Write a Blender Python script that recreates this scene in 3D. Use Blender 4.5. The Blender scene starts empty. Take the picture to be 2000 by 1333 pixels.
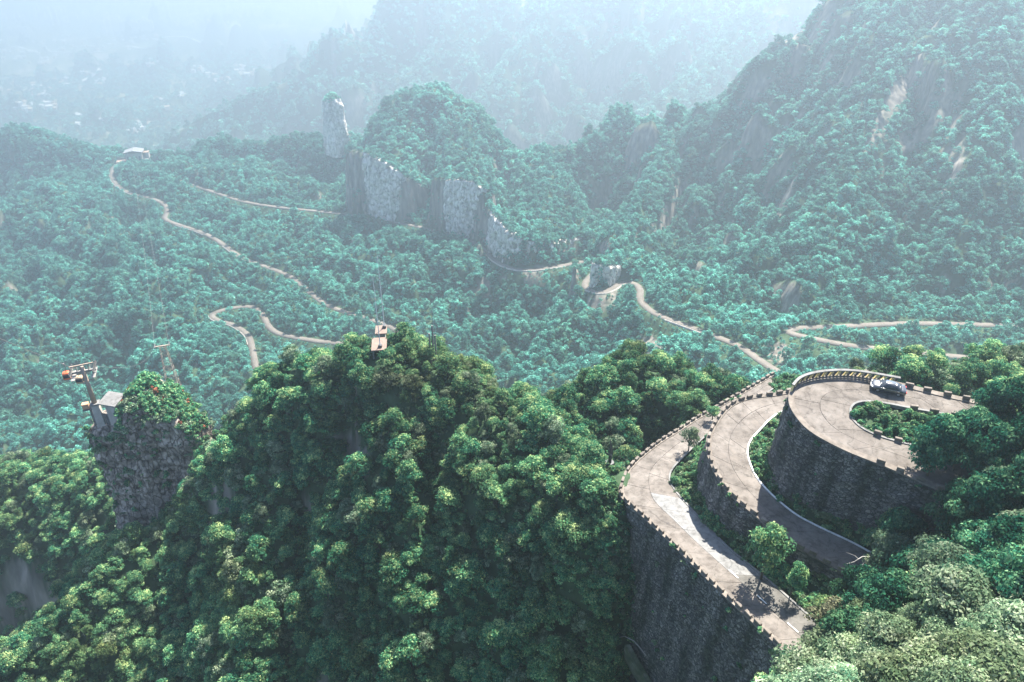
import bpy, bmesh, math, random
import numpy as np
from mathutils import Vector, Matrix
from mathutils.kdtree import KDTree

# ------------------------------------------------------------------ camera, sky, sun, exposure
PITCH = math.radians(31.0)
FPX = 1444.0                       # focal length in pixels of a 2000 px wide frame
SUN_EL, SUN_AZ = math.radians(55.0), math.radians(62.0)   # azimuth from +X (right) towards +Y (away)
SC = bpy.context.scene
COL = SC.collection

cam_data = bpy.data.cameras.new('camera')
cam_data.sensor_width = 36.0
cam_data.lens = 36.0 * FPX / 2000.0
cam_data.clip_start = 0.5
cam_data.clip_end = 30000.0
cam = bpy.data.objects.new('camera', cam_data)
COL.objects.link(cam)
cam.rotation_euler = (math.pi / 2 - PITCH, 0, 0)
SC.camera = cam

world = bpy.data.worlds.new('World')
SC.world = world
world.use_nodes = True
wn = world.node_tree
bg = wn.nodes['Background']
sky = wn.nodes.new('ShaderNodeTexSky')
sky.sky_type = 'NISHITA'
sky.sun_disc = False
sky.sun_elevation = SUN_EL
sky.sun_rotation = math.pi / 2 - SUN_AZ
sky.dust_density = 1.5
sky.ozone_density = 2.0
sky.altitude = 800.0
wn.links.new(sky.outputs[0], bg.inputs[0])
bg.inputs[1].default_value = 0.085

sun_dir = Vector((math.cos(SUN_EL) * math.cos(SUN_AZ), math.cos(SUN_EL) * math.sin(SUN_AZ), math.sin(SUN_EL)))
sun_data = bpy.data.lights.new('sun', 'SUN')
sun_data.energy = 5.0
sun_data.angle = math.radians(0.53)
sun_data.color = (1.0, 0.93, 0.82)
sun = bpy.data.objects.new('sun', sun_data)
sun.rotation_euler = sun_dir.to_track_quat('Z', 'Y').to_euler()
sun.location = (200, 150, 300)
COL.objects.link(sun)

SC.view_settings.view_transform = 'Standard'
SC.view_settings.look = 'None'
SC.view_settings.exposure = 2.2
SC.view_settings.gamma = 1.0
SC.view_settings.use_curve_mapping = False
SC.render.engine = 'CYCLES'
cy = SC.cycles
cy.max_bounces = 5
cy.diffuse_bounces = 2
cy.glossy_bounces = 2
cy.transmission_bounces = 2
cy.volume_bounces = 1
cy.transparent_max_bounces = 4
cy.use_denoising = True
cy.sample_clamp_indirect = 3.0

HAZE_DENSITY = 0.00049
rng = np.random.default_rng(7)
random.seed(7)

# ------------------------------------------------------------------ pixel -> place (a pixel gives a direction; distance from size / contact)
CP, SP = math.cos(PITCH), math.sin(PITCH)
def ray(px, py):
    xc, yc = (px - 1000.0) / FPX, (py - 666.5) / FPX
    return np.array([xc, CP - yc * SP, -(yc * CP + SP)])
def stretch(d): return d if d < 280 else 280 + (d - 280) * 1.7 + max(0, d - 1000) * 0.25     # first depth guesses for far ground were short
def at(px, py, d):
    return ray(px, py) * stretch(d)
def on_z(px, py, z):
    r = ray(px, py)
    return r * (z / r[2])
def depth_of(P):
    P = np.asarray(P, float)
    return P[..., 1] * CP - P[..., 2] * SP
def project(P):
    P = np.asarray(P, float)
    d = P[..., 1] * CP - P[..., 2] * SP
    y = -P[..., 1] * SP - P[..., 2] * CP
    return 1000 + FPX * P[..., 0] / d, 666.5 + FPX * y / d, d

# ------------------------------------------------------------------ numpy noise
_perm = rng.permutation(512)
_perm = np.concatenate([_perm, _perm, _perm])
_ga = rng.uniform(0, 2 * np.pi, 512)
_gx, _gy = np.cos(_ga), np.sin(_ga)
def noise2(x, y):
    xi = np.floor(x).astype(np.int64); yi = np.floor(y).astype(np.int64)
    xf = x - xi; yf = y - yi
    xi &= 511; yi &= 511
    u = xf * xf * xf * (xf * (xf * 6 - 15) + 10); v = yf * yf * yf * (yf * (yf * 6 - 15) + 10)
    def g(ix, iy, dx, dy):
        h = _perm[_perm[ix & 511] + (iy & 511)] & 511
        return _gx[h] * dx + _gy[h] * dy
    a = g(xi, yi, xf, yf); b = g(xi + 1, yi, xf - 1, yf)
    c = g(xi, yi + 1, xf, yf - 1); d = g(xi + 1, yi + 1, xf - 1, yf - 1)
    return (a + u * (b - a)) * (1 - v) + (c + u * (d - c)) * v
def fbm(x, y, oct=4, gain=0.5):
    s = np.zeros_like(x, dtype=float); a = 1.0
    for i in range(oct):
        s += a * noise2(x * 2 ** i + 17.3 * i, y * 2 ** i - 9.1 * i); a *= gain
    return s * 1.5
def smooth(x, a, b):
    t = np.clip((x - a) / (b - a), 0, 1)
    return t * t * (3 - 2 * t)

# ------------------------------------------------------------------ mesh helpers
def mesh_np(name, verts, faces, mat=None, smooth_shade=False):
    """verts (n,3); faces (m,k) array of equal-size faces, or list of lists"""
    me = bpy.data.meshes.new(name)
    if isinstance(faces, np.ndarray):
        verts = np.asarray(verts, np.float32)
        m, k = faces.shape
        me.vertices.add(len(verts)); me.vertices.foreach_set('co', verts.ravel())
        me.loops.add(m * k); me.loops.foreach_set('vertex_index', faces.astype(np.int32).ravel())
        me.polygons.add(m); me.polygons.foreach_set('loop_start', np.arange(0, m * k, k, dtype=np.int32))
        me.polygons.foreach_set('loop_total', np.full(m, k, np.int32))
        me.update(calc_edges=True)
    else:
        me.from_pydata([tuple(map(float, v)) for v in verts], [], faces); me.update()
    if smooth_shade:
        me.polygons.foreach_set('use_smooth', np.ones(len(me.polygons), bool))
    if mat: me.materials.append(mat)
    return me
def link(name, me, parent=None, loc=(0, 0, 0)):
    o = bpy.data.objects.new(name, me)
    COL.objects.link(o)
    o.location = loc
    if parent: o.parent = parent
    return o
def tag(o, label=None, cat=None, group=None, kind=None):
    if label: o['label'] = label
    if cat: o['category'] = cat
    if group: o['group'] = group
    if kind: o['kind'] = kind
    return o
def empty(name, loc=(0, 0, 0), rz=0.0):
    o = bpy.data.objects.new(name, None)
    o.empty_display_size = 0.3
    COL.objects.link(o); o.location = loc; o.rotation_euler = (0, 0, rz)
    return o
class MB:
    def __init__(s): s.v = []; s.f = []
    def add(s, vs, fs):
        n = len(s.v); s.v += [tuple(map(float, v)) for v in vs]; s.f += [[i + n for i in f] for f in fs]; return s
    def box(s, c, size, rz=0.0, top=1.0, mat=None):
        x, y, z = [a / 2 for a in size]
        vs = [(-x, -y, -z), (x, -y, -z), (x, y, -z), (-x, y, -z), (-x * top, -y * top, z), (x * top, -y * top, z), (x * top, y * top, z), (-x * top, y * top, z)]
        ca, sa = math.cos(rz), math.sin(rz)
        vs = [(a * ca - b * sa + c[0], a * sa + b * ca + c[1], d + c[2]) for a, b, d in vs]
        if mat is not None: vs = [mat @ Vector(v) for v in vs]
        return s.add(vs, [[0, 3, 2, 1], [4, 5, 6, 7], [0, 1, 5, 4], [1, 2, 6, 5], [2, 3, 7, 6], [3, 0, 4, 7]])
    def tube(s, pts, r, n=6, cap=True):
        pts = [Vector(p) for p in pts]
        rs = r if isinstance(r, (list, tuple)) else [r] * len(pts)
        rings = []
        for i, p in enumerate(pts):
            t = (pts[min(i + 1, len(pts) - 1)] - pts[max(i - 1, 0)]).normalized()
            a = t.cross(Vector((0, 0, 1)) if abs(t.z) < 0.95 else Vector((1, 0, 0))).normalized(); b = t.cross(a)
            rings.append([p + (a * math.cos(2 * math.pi * k / n) + b * math.sin(2 * math.pi * k / n)) * rs[i] for k in range(n)])
        vs = [v for rg in rings for v in rg]; fs = []
        for i in range(len(pts) - 1):
            for k in range(n):
                k2 = (k + 1) % n
                fs.append([i * n + k, i * n + k2, (i + 1) * n + k2, (i + 1) * n + k])
        if cap: fs += [list(range(n))[::-1], [(len(pts) - 1) * n + k for k in range(n)]]
        return s.add(vs, fs)
    def build(s, name, mat, parent=None, smooth_shade=False, loc=(0, 0, 0)):
        me = mesh_np(name, s.v, s.f, mat, smooth_shade)
        return link(name, me, parent, loc)

# ------------------------------------------------------------------ materials
def nodes_mat(name):
    m = bpy.data.materials.new(name); m.use_nodes = True
    nt = m.node_tree; nt.nodes.clear()
    out = nt.nodes.new('ShaderNodeOutputMaterial')
    return m, nt, out
def N(nt, typ, **kw):
    n = nt.nodes.new(typ)
    for k, v in kw.items(): setattr(n, k, v)
    return n
def ramp(nt, stops):
    r = N(nt, 'ShaderNodeValToRGB')
    e = r.color_ramp.elements
    while len(e) < len(stops): e.new(0.5)
    for i, (p, c) in enumerate(stops):
        e[i].position = p; e[i].color = (*c, 1)
    return r
def surface(name, c0, c1, scale=1.0, detail=6, rough=0.9, bump=0.4, bump_dist=0.05, stretch=(1, 1, 1), c2=None, fine=None, vary=0.0, obj_coords=False, metallic=0.0, spec=0.3):
    m, nt, out = nodes_mat(name)
    L = nt.links.new
    p = N(nt, 'ShaderNodeBsdfPrincipled'); L(p.outputs[0], out.inputs[0])
    p.inputs['Roughness'].default_value = rough; p.inputs['Metallic'].default_value = metallic
    p.inputs['Specular IOR Level'].default_value = spec
    if obj_coords:
        tc = N(nt, 'ShaderNodeTexCoord'); src = tc.outputs['Object']
    else:
        g = N(nt, 'ShaderNodeNewGeometry'); src = g.outputs['Position']
    mp = N(nt, 'ShaderNodeMapping'); mp.inputs['Scale'].default_value = stretch; L(src, mp.inputs[0])
    n1 = N(nt, 'ShaderNodeTexNoise'); n1.inputs['Scale'].default_value = scale; n1.inputs['Detail'].default_value = detail; n1.inputs['Roughness'].default_value = 0.62
    L(mp.outputs[0], n1.inputs[0])
    stops = [(0.3, c0), (0.7, c1)] if c2 is None else [(0.28, c0), (0.5, c1), (0.72, c2)]
    r = ramp(nt, stops); L(n1.outputs[0], r.inputs[0])
    colour = r.outputs[0]
    if vary:
        oi = N(nt, 'ShaderNodeObjectInfo')
        hsv = N(nt, 'ShaderNodeHueSaturation'); mr = N(nt, 'ShaderNodeMapRange')
        mr.inputs['To Min'].default_value = 1 - vary; mr.inputs['To Max'].default_value = 1 + vary
        L(oi.outputs['Random'], mr.inputs[0]); L(mr.outputs[0], hsv.inputs['Value']); L(colour, hsv.inputs['Color']); colour = hsv.outputs[0]
    L(colour, p.inputs['Base Color'])
    if bump:
        b = N(nt, 'ShaderNodeBump'); b.inputs['Strength'].default_value = bump; b.inputs['Distance'].default_value = bump_dist
        n2 = N(nt, 'ShaderNodeTexNoise'); n2.inputs['Scale'].default_value = fine or scale * 3; n2.inputs['Detail'].default_value = 5
        L(mp.outputs[0], n2.inputs[0]); L(n2.outputs[0], b.inputs['Height']); L(b.outputs[0], p.inputs['Normal'])
    return m
def leaf_material(name, dark, mid, light, trans=0.3, warm=(0.26, 0.24, 0.06), warm_amt=0.25):
    m, nt, out = nodes_mat(name); L = nt.links.new
    at_ = N(nt, 'ShaderNodeAttribute', attribute_name='tint')
    r = ramp(nt, [(0.0, dark), (0.5, mid), (1.0, light)]); L(at_.outputs['Fac'], r.inputs[0])
    oi = N(nt, 'ShaderNodeObjectInfo')
    mr = N(nt, 'ShaderNodeMapRange'); mr.inputs['To Min'].default_value = 0.6; mr.inputs['To Max'].default_value = 1.45
    L(oi.outputs['Random'], mr.inputs[0])
    hsv = N(nt, 'ShaderNodeHueSaturation'); L(mr.outputs[0], hsv.inputs['Value']); L(r.outputs[0], hsv.inputs['Color'])
    g = N(nt, 'ShaderNodeNewGeometry')
    nz = N(nt, 'ShaderNodeTexNoise'); nz.inputs['Scale'].default_value = 0.035; nz.inputs['Detail'].default_value = 3
    L(g.outputs['Position'], nz.inputs[0])
    mr2 = N(nt, 'ShaderNodeMapRange'); mr2.inputs['From Min'].default_value = 0.5; mr2.inputs['From Max'].default_value = 0.75
    mr2.inputs['To Min'].default_value = 0.0; mr2.inputs['To Max'].default_value = warm_amt
    L(nz.outputs[0], mr2.inputs[0])
    mx = N(nt, 'ShaderNodeMix', data_type='RGBA'); L(mr2.outputs[0], mx.inputs[0]); L(hsv.outputs[0], mx.inputs[6]); mx.inputs[7].default_value = (*warm, 1)
    nl_ = N(nt, 'ShaderNodeTexNoise'); nl_.inputs['Scale'].default_value = 0.011; nl_.inputs['Detail'].default_value = 4; L(g.outputs['Position'], nl_.inputs[0])
    ml_ = N(nt, 'ShaderNodeMapRange'); ml_.inputs['From Min'].default_value = 0.34; ml_.inputs['From Max'].default_value = 0.66; ml_.inputs['To Min'].default_value = 0.78; ml_.inputs['To Max'].default_value = 1.45; L(nl_.outputs[0], ml_.inputs[0])
    h2_ = N(nt, 'ShaderNodeHueSaturation'); L(ml_.outputs[0], h2_.inputs['Value']); L(mx.outputs[2], h2_.inputs['Color'])
    df = N(nt, 'ShaderNodeBsdfDiffuse'); tr = N(nt, 'ShaderNodeBsdfTranslucent'); ms = N(nt, 'ShaderNodeMixShader')
    L(h2_.outputs[0], df.inputs[0]); L(h2_.outputs[0], tr.inputs[0]); ms.inputs[0].default_value = trans
    L(df.outputs[0], ms.inputs[1]); L(tr.outputs[0], ms.inputs[2]); L(ms.outputs[0], out.inputs[0])
    return m

M = {}
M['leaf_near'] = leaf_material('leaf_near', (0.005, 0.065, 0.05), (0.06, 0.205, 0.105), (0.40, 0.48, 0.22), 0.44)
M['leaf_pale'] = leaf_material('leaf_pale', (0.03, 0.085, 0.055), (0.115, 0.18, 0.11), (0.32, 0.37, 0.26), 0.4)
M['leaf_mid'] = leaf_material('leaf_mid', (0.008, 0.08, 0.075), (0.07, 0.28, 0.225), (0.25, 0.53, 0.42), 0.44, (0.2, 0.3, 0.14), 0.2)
M['leaf_shaded'] = leaf_material('leaf_shaded', (0.004, 0.045, 0.034), (0.02, 0.10, 0.058), (0.12, 0.22, 0.11), 0.3, (0.12, 0.16, 0.05), 0.15)  # shade over the right-hand wood put into its leaf colour
M['leaf_dry'] = leaf_material('leaf_dry', (0.035, 0.04, 0.028), (0.08, 0.085, 0.05), (0.17, 0.17, 0.11), 0.2, (0.12, 0.12, 0.07), 0.1)
M['leaf_red'] = leaf_material('leaf_red', (0.12, 0.05, 0.03), (0.25, 0.1, 0.06), (0.35, 0.16, 0.1), 0.2)
M['bark'] = surface('bark', (0.03, 0.024, 0.018), (0.09, 0.075, 0.055), 3.0, stretch=(1, 1, 0.3))
M['soil'] = surface('soil', (0.02, 0.03, 0.018), (0.05, 0.065, 0.035), 0.15, bump=0.6, bump_dist=0.3, fine=1.2)
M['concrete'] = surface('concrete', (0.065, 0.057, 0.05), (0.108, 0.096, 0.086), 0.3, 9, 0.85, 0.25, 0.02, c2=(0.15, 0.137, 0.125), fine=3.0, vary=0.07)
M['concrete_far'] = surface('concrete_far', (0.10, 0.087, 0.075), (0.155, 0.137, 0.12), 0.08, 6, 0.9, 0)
M['asphalt'] = surface('asphalt', (0.06, 0.06, 0.055), (0.10, 0.095, 0.088), 0.5, 8, 0.8, 0.3, 0.02, fine=6.0)
M['paint_white'] = surface('paint_white', (0.5, 0.5, 0.48), (0.75, 0.74, 0.7), 1.5, bump=0)
M['paint_yellow'] = surface('paint_yellow', (0.55, 0.40, 0.14), (0.70, 0.55, 0.25), 1.5, bump=0)
M['paint_black'] = surface('paint_black', (0.03, 0.03, 0.03), (0.07, 0.065, 0.06), 1.5, bump=0)
M['block'] = surface('block', (0.08, 0.07, 0.06), (0.17, 0.148, 0.128), 1.2, 6, 0.9, 0.4, 0.04, vary=0.18)
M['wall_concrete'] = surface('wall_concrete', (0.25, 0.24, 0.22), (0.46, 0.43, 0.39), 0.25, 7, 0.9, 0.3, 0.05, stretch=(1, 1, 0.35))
M['steel'] = surface('steel', (0.2, 0.19, 0.175), (0.3, 0.28, 0.26), 1.0, bump=0, rough=0.5, metallic=0.3)
M['steel_dark'] = surface('steel_dark', (0.06, 0.06, 0.06), (0.12, 0.115, 0.11), 1.0, bump=0, rough=0.5)
M['rust'] = surface('rust', (0.35, 0.2, 0.12), (0.5, 0.3, 0.18), 1.0, bump=0)
M['bronze'] = surface('bronze', (0.02, 0.025, 0.028), (0.06, 0.065, 0.065), 2.0, bump=0.2, rough=0.45)
M['glass_dark'] = surface('glass_dark', (0.02, 0.025, 0.03), (0.03, 0.035, 0.04), 1.0, bump=0, rough=0.08, spec=0.6)
M['gondola_red'] = surface('gondola_red', (0.55, 0.10, 0.04), (0.62, 0.15, 0.06), 1.0, bump=0, rough=0.4)
M['roof_grey'] = surface('roof_grey', (0.15, 0.16, 0.165), (0.22, 0.23, 0.235), 0.3, bump=0)

# rock: pale limestone with bedding and vertical dark streaks
def rock_material(name, c_dark, c_mid, c_light, streak=0.6, size=1.0):
    m, nt, out = nodes_mat(name); L = nt.links.new
    p = N(nt, 'ShaderNodeBsdfPrincipled'); p.inputs['Roughness'].default_value = 0.95; p.inputs['Specular IOR Level'].default_value = 0.15
    L(p.outputs[0], out.inputs[0])
    g = N(nt, 'ShaderNodeNewGeometry')
    mpv = N(nt, 'ShaderNodeMapping'); mpv.inputs['Scale'].default_value = (0.22 / size, 0.22 / size, 0.03 / size); L(g.outputs['Position'], mpv.inputs[0])
    mph = N(nt, 'ShaderNodeMapping'); mph.inputs['Scale'].default_value = (0.03 / size, 0.03 / size, 0.3 / size); L(g.outputs['Position'], mph.inputs[0])
    nv = N(nt, 'ShaderNodeTexNoise'); nv.inputs['Scale'].default_value = 1.0; nv.inputs['Detail'].default_value = 7; L(mpv.outputs[0], nv.inputs[0])
    nh = N(nt, 'ShaderNodeTexNoise'); nh.inputs['Scale'].default_value = 1.0; nh.inputs['Detail'].default_value = 6; L(mph.outputs[0], nh.inputs[0])
    nb = N(nt, 'ShaderNodeTexNoise'); nb.inputs['Scale'].default_value = 0.35 / size; nb.inputs['Detail'].default_value = 9; L(g.outputs['Position'], nb.inputs[0])
    a = N(nt, 'ShaderNodeMath', operation='MULTIPLY_ADD'); L(nv.outputs[0], a.inputs[0]); a.inputs[1].default_value = streak; L(nb.outputs[0], a.inputs[2])
    b = N(nt, 'ShaderNodeMath', operation='MULTIPLY_ADD'); L(nh.outputs[0], b.inputs[0]); b.inputs[1].default_value = 0.4; L(a.outputs[0], b.inputs[2])
    mr = N(nt, 'ShaderNodeMapRange'); mr.inputs['From Min'].default_value = 0.3 * (1.4 + streak); mr.inputs['From Max'].default_value = 0.7 * (1.4 + streak); L(b.outputs[0], mr.inputs[0])
    r = ramp(nt, [(0.2, c_dark), (0.5, c_mid), (0.8, c_light)]); L(mr.outputs[0], r.inputs[0])
    wp = N(nt, 'ShaderNodeVectorMath', operation='MULTIPLY_ADD'); L(nb.outputs['Color'], wp.inputs[0]); wp.inputs[1].default_value = (2.2 * size,) * 3; L(g.outputs['Position'], wp.inputs[2])
    mpc = N(nt, 'ShaderNodeMapping'); mpc.inputs['Scale'].default_value = (0.34 / size, 0.34 / size, 0.13 / size); L(wp.outputs[0], mpc.inputs[0])
    vc = N(nt, 'ShaderNodeTexVoronoi', feature='DISTANCE_TO_EDGE'); vc.inputs['Scale'].default_value = 1.0; L(mpc.outputs[0], vc.inputs[0])
    ck = N(nt, 'ShaderNodeMapRange'); ck.inputs['From Max'].default_value = 0.06; ck.inputs['To Min'].default_value = 0.45; L(vc.outputs[0], ck.inputs[0])
    cm = N(nt, 'ShaderNodeMix', data_type='RGBA', blend_type='MULTIPLY'); cm.inputs[0].default_value = 1.0; L(r.outputs[0], cm.inputs[6]); L(ck.outputs[0], cm.inputs[7]); L(cm.outputs[2], p.inputs['Base Color'])
    hsum = N(nt, 'ShaderNodeMath', operation='ADD'); L(b.outputs[0], hsum.inputs[0]); L(ck.outputs[0], hsum.inputs[1]); b = hsum
    bp = N(nt, 'ShaderNodeBump'); bp.inputs['Strength'].default_value = 1.0; bp.inputs['Distance'].default_value = 1.3 * size
    L(b.outputs[0], bp.inputs['Height']); L(bp.outputs[0], p.inputs['Normal'])
    return m
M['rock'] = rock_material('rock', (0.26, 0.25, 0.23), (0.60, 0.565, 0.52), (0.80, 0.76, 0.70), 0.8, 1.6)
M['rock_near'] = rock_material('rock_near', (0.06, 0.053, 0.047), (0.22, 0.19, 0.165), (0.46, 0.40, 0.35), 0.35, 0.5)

# ------------------------------------------------------------------ roads: three near hairpins (edges on level terraces), far road by depth
ZA, ZB, ZC = -63.5, -77.0, -87.0
TILT = {ZA: (0, 0.2, 40, 90), ZB: (-0.045, 0.055, 32, 92), ZC: (0.060, -0.098, 20, 100)}   # each hairpin climbs a little
def tz(z, x, y):
    gx, gy, x0, y0 = TILT.get(z, (0, 0, 0, 0)); return z + gx * (x - x0) + gy * (y - y0)
def on_terrace(px, py, z, up=0.0):
    gx, gy, x0, y0 = TILT[z]; r = ray(px, py)
    return r * ((z + up - gx * x0 - gy * y0) / (r[2] - gx * r[0] - gy * r[1]))
def crop(lst, sx=1.952, ox=1150, oy=650):
    return [(ox + x / sx, oy + y / sx) for x, y in lst]
def lift(lst, z): return np.array([on_terrace(x, y, z) for x, y in lst])
A_out = lift(crop([(1145, 510), (1085, 487), (990, 450), (890, 400), (830, 360), (790, 310), (770, 270), (773, 225), (797, 195), (850, 177), (920, 168), (1000, 168), (1080, 180), (1180, 198), (1260, 217), (1340, 237)]), ZA)
A_in = lift(crop([(1245, 435), (1180, 420), (1110, 400), (1050, 375), (1010, 345), (990, 310), (995, 280), (1020, 262), (1070, 258), (1150, 270), (1220, 285), (1280, 295)]), ZA)
B_out = lift(crop([(1060, 945), (985, 918), (890, 865), (740, 785), (670, 720), (620, 680), (570, 640), (530, 600), (500, 560), (470, 500), (455, 450), (457, 400), (475, 360), (500, 320), (530, 285), (575, 258), (650, 242), (735, 236)]), ZB)
B_in = lift(crop([(1165, 890), (1090, 850), (1000, 800), (900, 755), (800, 705), (740, 660), (680, 605), (640, 560), (615, 510), (602, 470), (603, 430), (620, 400), (650, 370), (690, 325), (740, 295), (800, 280)]), ZB)
C_out = lift(crop([(780, 1240), (710, 1175), (640, 1110), (560, 1035), (480, 960), (400, 880), (330, 810), (260, 745), (190, 680), (130, 630), (120, 600), (140, 540), (170, 500), (220, 455), (280, 410), (340, 375), (400, 335), (440, 312), (480, 292)]), ZC)
C_in = lift(crop([(960, 1190), (870, 1110), (800, 1050), (700, 960), (600, 880), (520, 815), (450, 740), (380, 665), (330, 610), (305, 570), (303, 540), (320, 510), (350, 480), (390, 440), (440, 395), (490, 355), (540, 330)]), ZC)
def extend(pl, d0, l0, d1, l1):
    a = pl[0] + np.array([*d0, 0]) / np.hypot(*d0) * l0; b = pl[-1] + np.array([*d1, 0]) / np.hypot(*d1) * l1
    return np.vstack([a, pl, b])
def enddir(pl, n=3):
    a = pl[0] - pl[n]; b = pl[-1] - pl[-1 - n]
    return a[:2], b[:2]
def ext(pl, l0=30, l1=30):
    d0, d1 = enddir(pl); return extend(pl, d0, l0, d1, l1)
A_out, A_in = ext(A_out, 14, 25), ext(A_in, 12, 25)
B_out, B_in = ext(B_out, 12, 20), ext(B_in, 12, 14)
C_out, C_in = ext(C_out, 8, 20), ext(C_in, 8, 16)
def resample(pl, n=None, step=None, sm=2):
    for _ in range(sm):                                     # corner cutting
        q = 0.75 * pl[:-1] + 0.25 * pl[1:]; r = 0.25 * pl[:-1] + 0.75 * pl[1:]
        pl = np.vstack([pl[:1], np.stack([q, r], 1).reshape(-1, 3), pl[-1:]])
    s = np.concatenate([[0], np.cumsum(np.linalg.norm(np.diff(pl, axis=0), axis=1))])
    if n is None: n = max(2, int(s[-1] / step) + 1)
    t = np.linspace(0, s[-1], n)
    return np.stack([np.interp(t, s, pl[:, k]) for k in range(3)], 1)

FAR_ROAD = [  # px, py, depth (road about 7 m wide sets the depth)
    [(2060, 637, 462), (2000, 637, 458), (1900, 634, 457), (1770, 631, 456), (1660, 637, 452), (1590, 640, 450), (1555, 641, 448), (1538, 646, 444), (1548, 653, 440), (1590, 662, 436), (1655, 675, 432), (1720, 682, 432), (1800, 690, 431), (1880, 698, 430), (1945, 702, 428), (1960, 708, 424), (1940, 713, 421), (1875, 715, 419), (1800, 716, 417), (1700, 725, 412), (1620, 738, 405), (1560, 739, 403), (1520, 727, 410), (1490, 708, 420), (1445, 675, 440), (1390, 655, 452), (1340, 636, 464), (1305, 624, 472), (1270, 608, 487), (1248, 585, 510), (1252, 565, 526), (1240, 553, 537), (1215, 551, 540), (1195, 566, 529), (1170, 573, 524), (1147, 566, 531), (1140, 552, 545), (1165, 530, 565), (1165, 510, 588), (1140, 511, 590), (1110, 517, 586), (1080, 522, 582), (1040, 528, 579), (1000, 526, 582), (965, 510, 596), (945, 485, 622), (915, 467, 640), (870, 456, 654), (820, 443, 669), (760, 432, 685), (700, 422, 700), (638, 414, 710), (560, 407, 722), (500, 399, 734), (460, 390, 745), (420, 376, 763), (370, 360, 790), (335, 348, 810), (300, 343, 820), (265, 332, 838), (240, 318, 862), (225, 322, 860), (216, 338, 838), (222, 356, 814), (240, 372, 793), (262, 380, 783), (300, 388, 772), (324, 400, 758), (327, 415, 742), (318, 428, 728), (350, 440, 716), (400, 455, 702), (440, 480, 680), (465, 500, 663), (500, 515, 650), (560, 535, 636), (590, 557, 620), (615, 580, 603), (640, 597, 592), (680, 612, 582), (715, 622, 577), (770, 640, 568), (790, 662, 556), (740, 676, 549), (680, 672, 551), (630, 668, 553), (580, 660, 560), (545, 653, 568), (525, 640, 576), (517, 622, 590), (508, 606, 604), (490, 598, 610), (455, 601, 607), (425, 608, 602), (411, 616, 597), (420, 625, 592), (450, 632, 588), (475, 646, 579), (488, 660, 570), (492, 680, 558), (500, 720, 538)],
]
far_pl = [resample(np.array([at(*p) for p in r]), step=3.0) for r in FAR_ROAD]
ROAD_HW = 3.4

# ------------------------------------------------------------------ height field
def W(lst): return np.array([at(*p) for p in lst])
ctrl = W([  # ground seen between the hills
    (0, 860, 530), (100, 860, 530), (250, 850, 530), (0, 700, 610), (110, 700, 600), (0, 560, 690), (120, 500, 725), (0, 420, 780), (220, 560, 640), (260, 640, 585), (250, 720, 552), (380, 560, 625), (380, 680, 556), (430, 740, 528),
    (600, 720, 535), (560, 600, 596), (740, 560, 606), (850, 500, 630), (800, 600, 590), (900, 640, 575), (850, 720, 530), (1000, 600, 575), (1000, 690, 535), (1100, 600, 556), (1120, 690, 505), (1200, 660, 500), (1230, 740, 450),
    (1350, 720, 425), (1450, 760, 400), (1600, 760, 392), (1800, 760, 392), (2000, 760, 390), (1400, 610, 476), (1500, 620, 464), (1650, 600, 470), (1800, 600, 475), (2000, 600, 480),
    (380, 410, 748), (480, 450, 700), (600, 470, 680), (700, 500, 660), (420, 330, 850), (520, 350, 830), (600, 360, 800)])
ctrl_w = np.array([(-150, 110, -260), (-330, 170, -330), (0, 60, -185), (0, 0, -170), (120, 160, -175), (220, 220, -190), (60, 260, -215), (0, 260, -255), (-100, 300, -290), (-320, 300, -340), (150, 300, -215), (300, 330, -215), (-500, 420, -345),
                   (-600, 700, -330), (-900, 900, -400), (-700, 1000, -430), (-400, 1050, -440), (0, 1050, -440), (300, 1000, -420), (600, 900, -380), (-1400, 1400, -490), (-700, 1500, -485), (0, 1500, -485), (700, 1500, -480), (1500, 1400, -460),
                   (-3500, 3000, -490), (0, 3000, -490), (3000, 3000, -480), (-5000, 6000, -490), (0, 6000, -490), (5000, 6000, -490), (0, 12000, -500), (-9000, 11000, -500), (9000, 11000, -500), (500, 300, -200), (700, 500, -240)], float)
ctrl_w = np.array([p * (stretch(q) / q if (q := depth_of(p)) > 0 else 1) for p in ctrl_w])
CT = np.vstack([ctrl, ctrl_w, far_pl[0][::12]])
def _rbf(a, b): return np.sqrt(((a[:, None, :] - b[None]) ** 2).sum(-1) + 25.0 ** 2)
_K = _rbf(CT[:, :2], CT[:, :2]) + np.eye(len(CT)) * -2.0
_m = len(CT)
_A = np.zeros((_m + 1, _m + 1)); _A[:_m, :_m] = _K; _A[:_m, _m] = 1; _A[_m, :_m] = 1
_sol = np.linalg.solve(_A, np.concatenate([CT[:, 2], [0]]))
def base_height(X, Y):
    out = np.empty_like(X); P = np.stack([X, Y], 1)
    for i in range(0, len(P), 20000):
        out[i:i + 20000] = _rbf(P[i:i + 20000], CT[:, :2]) @ _sol[:_m] + _sol[_m]
    return out
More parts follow.
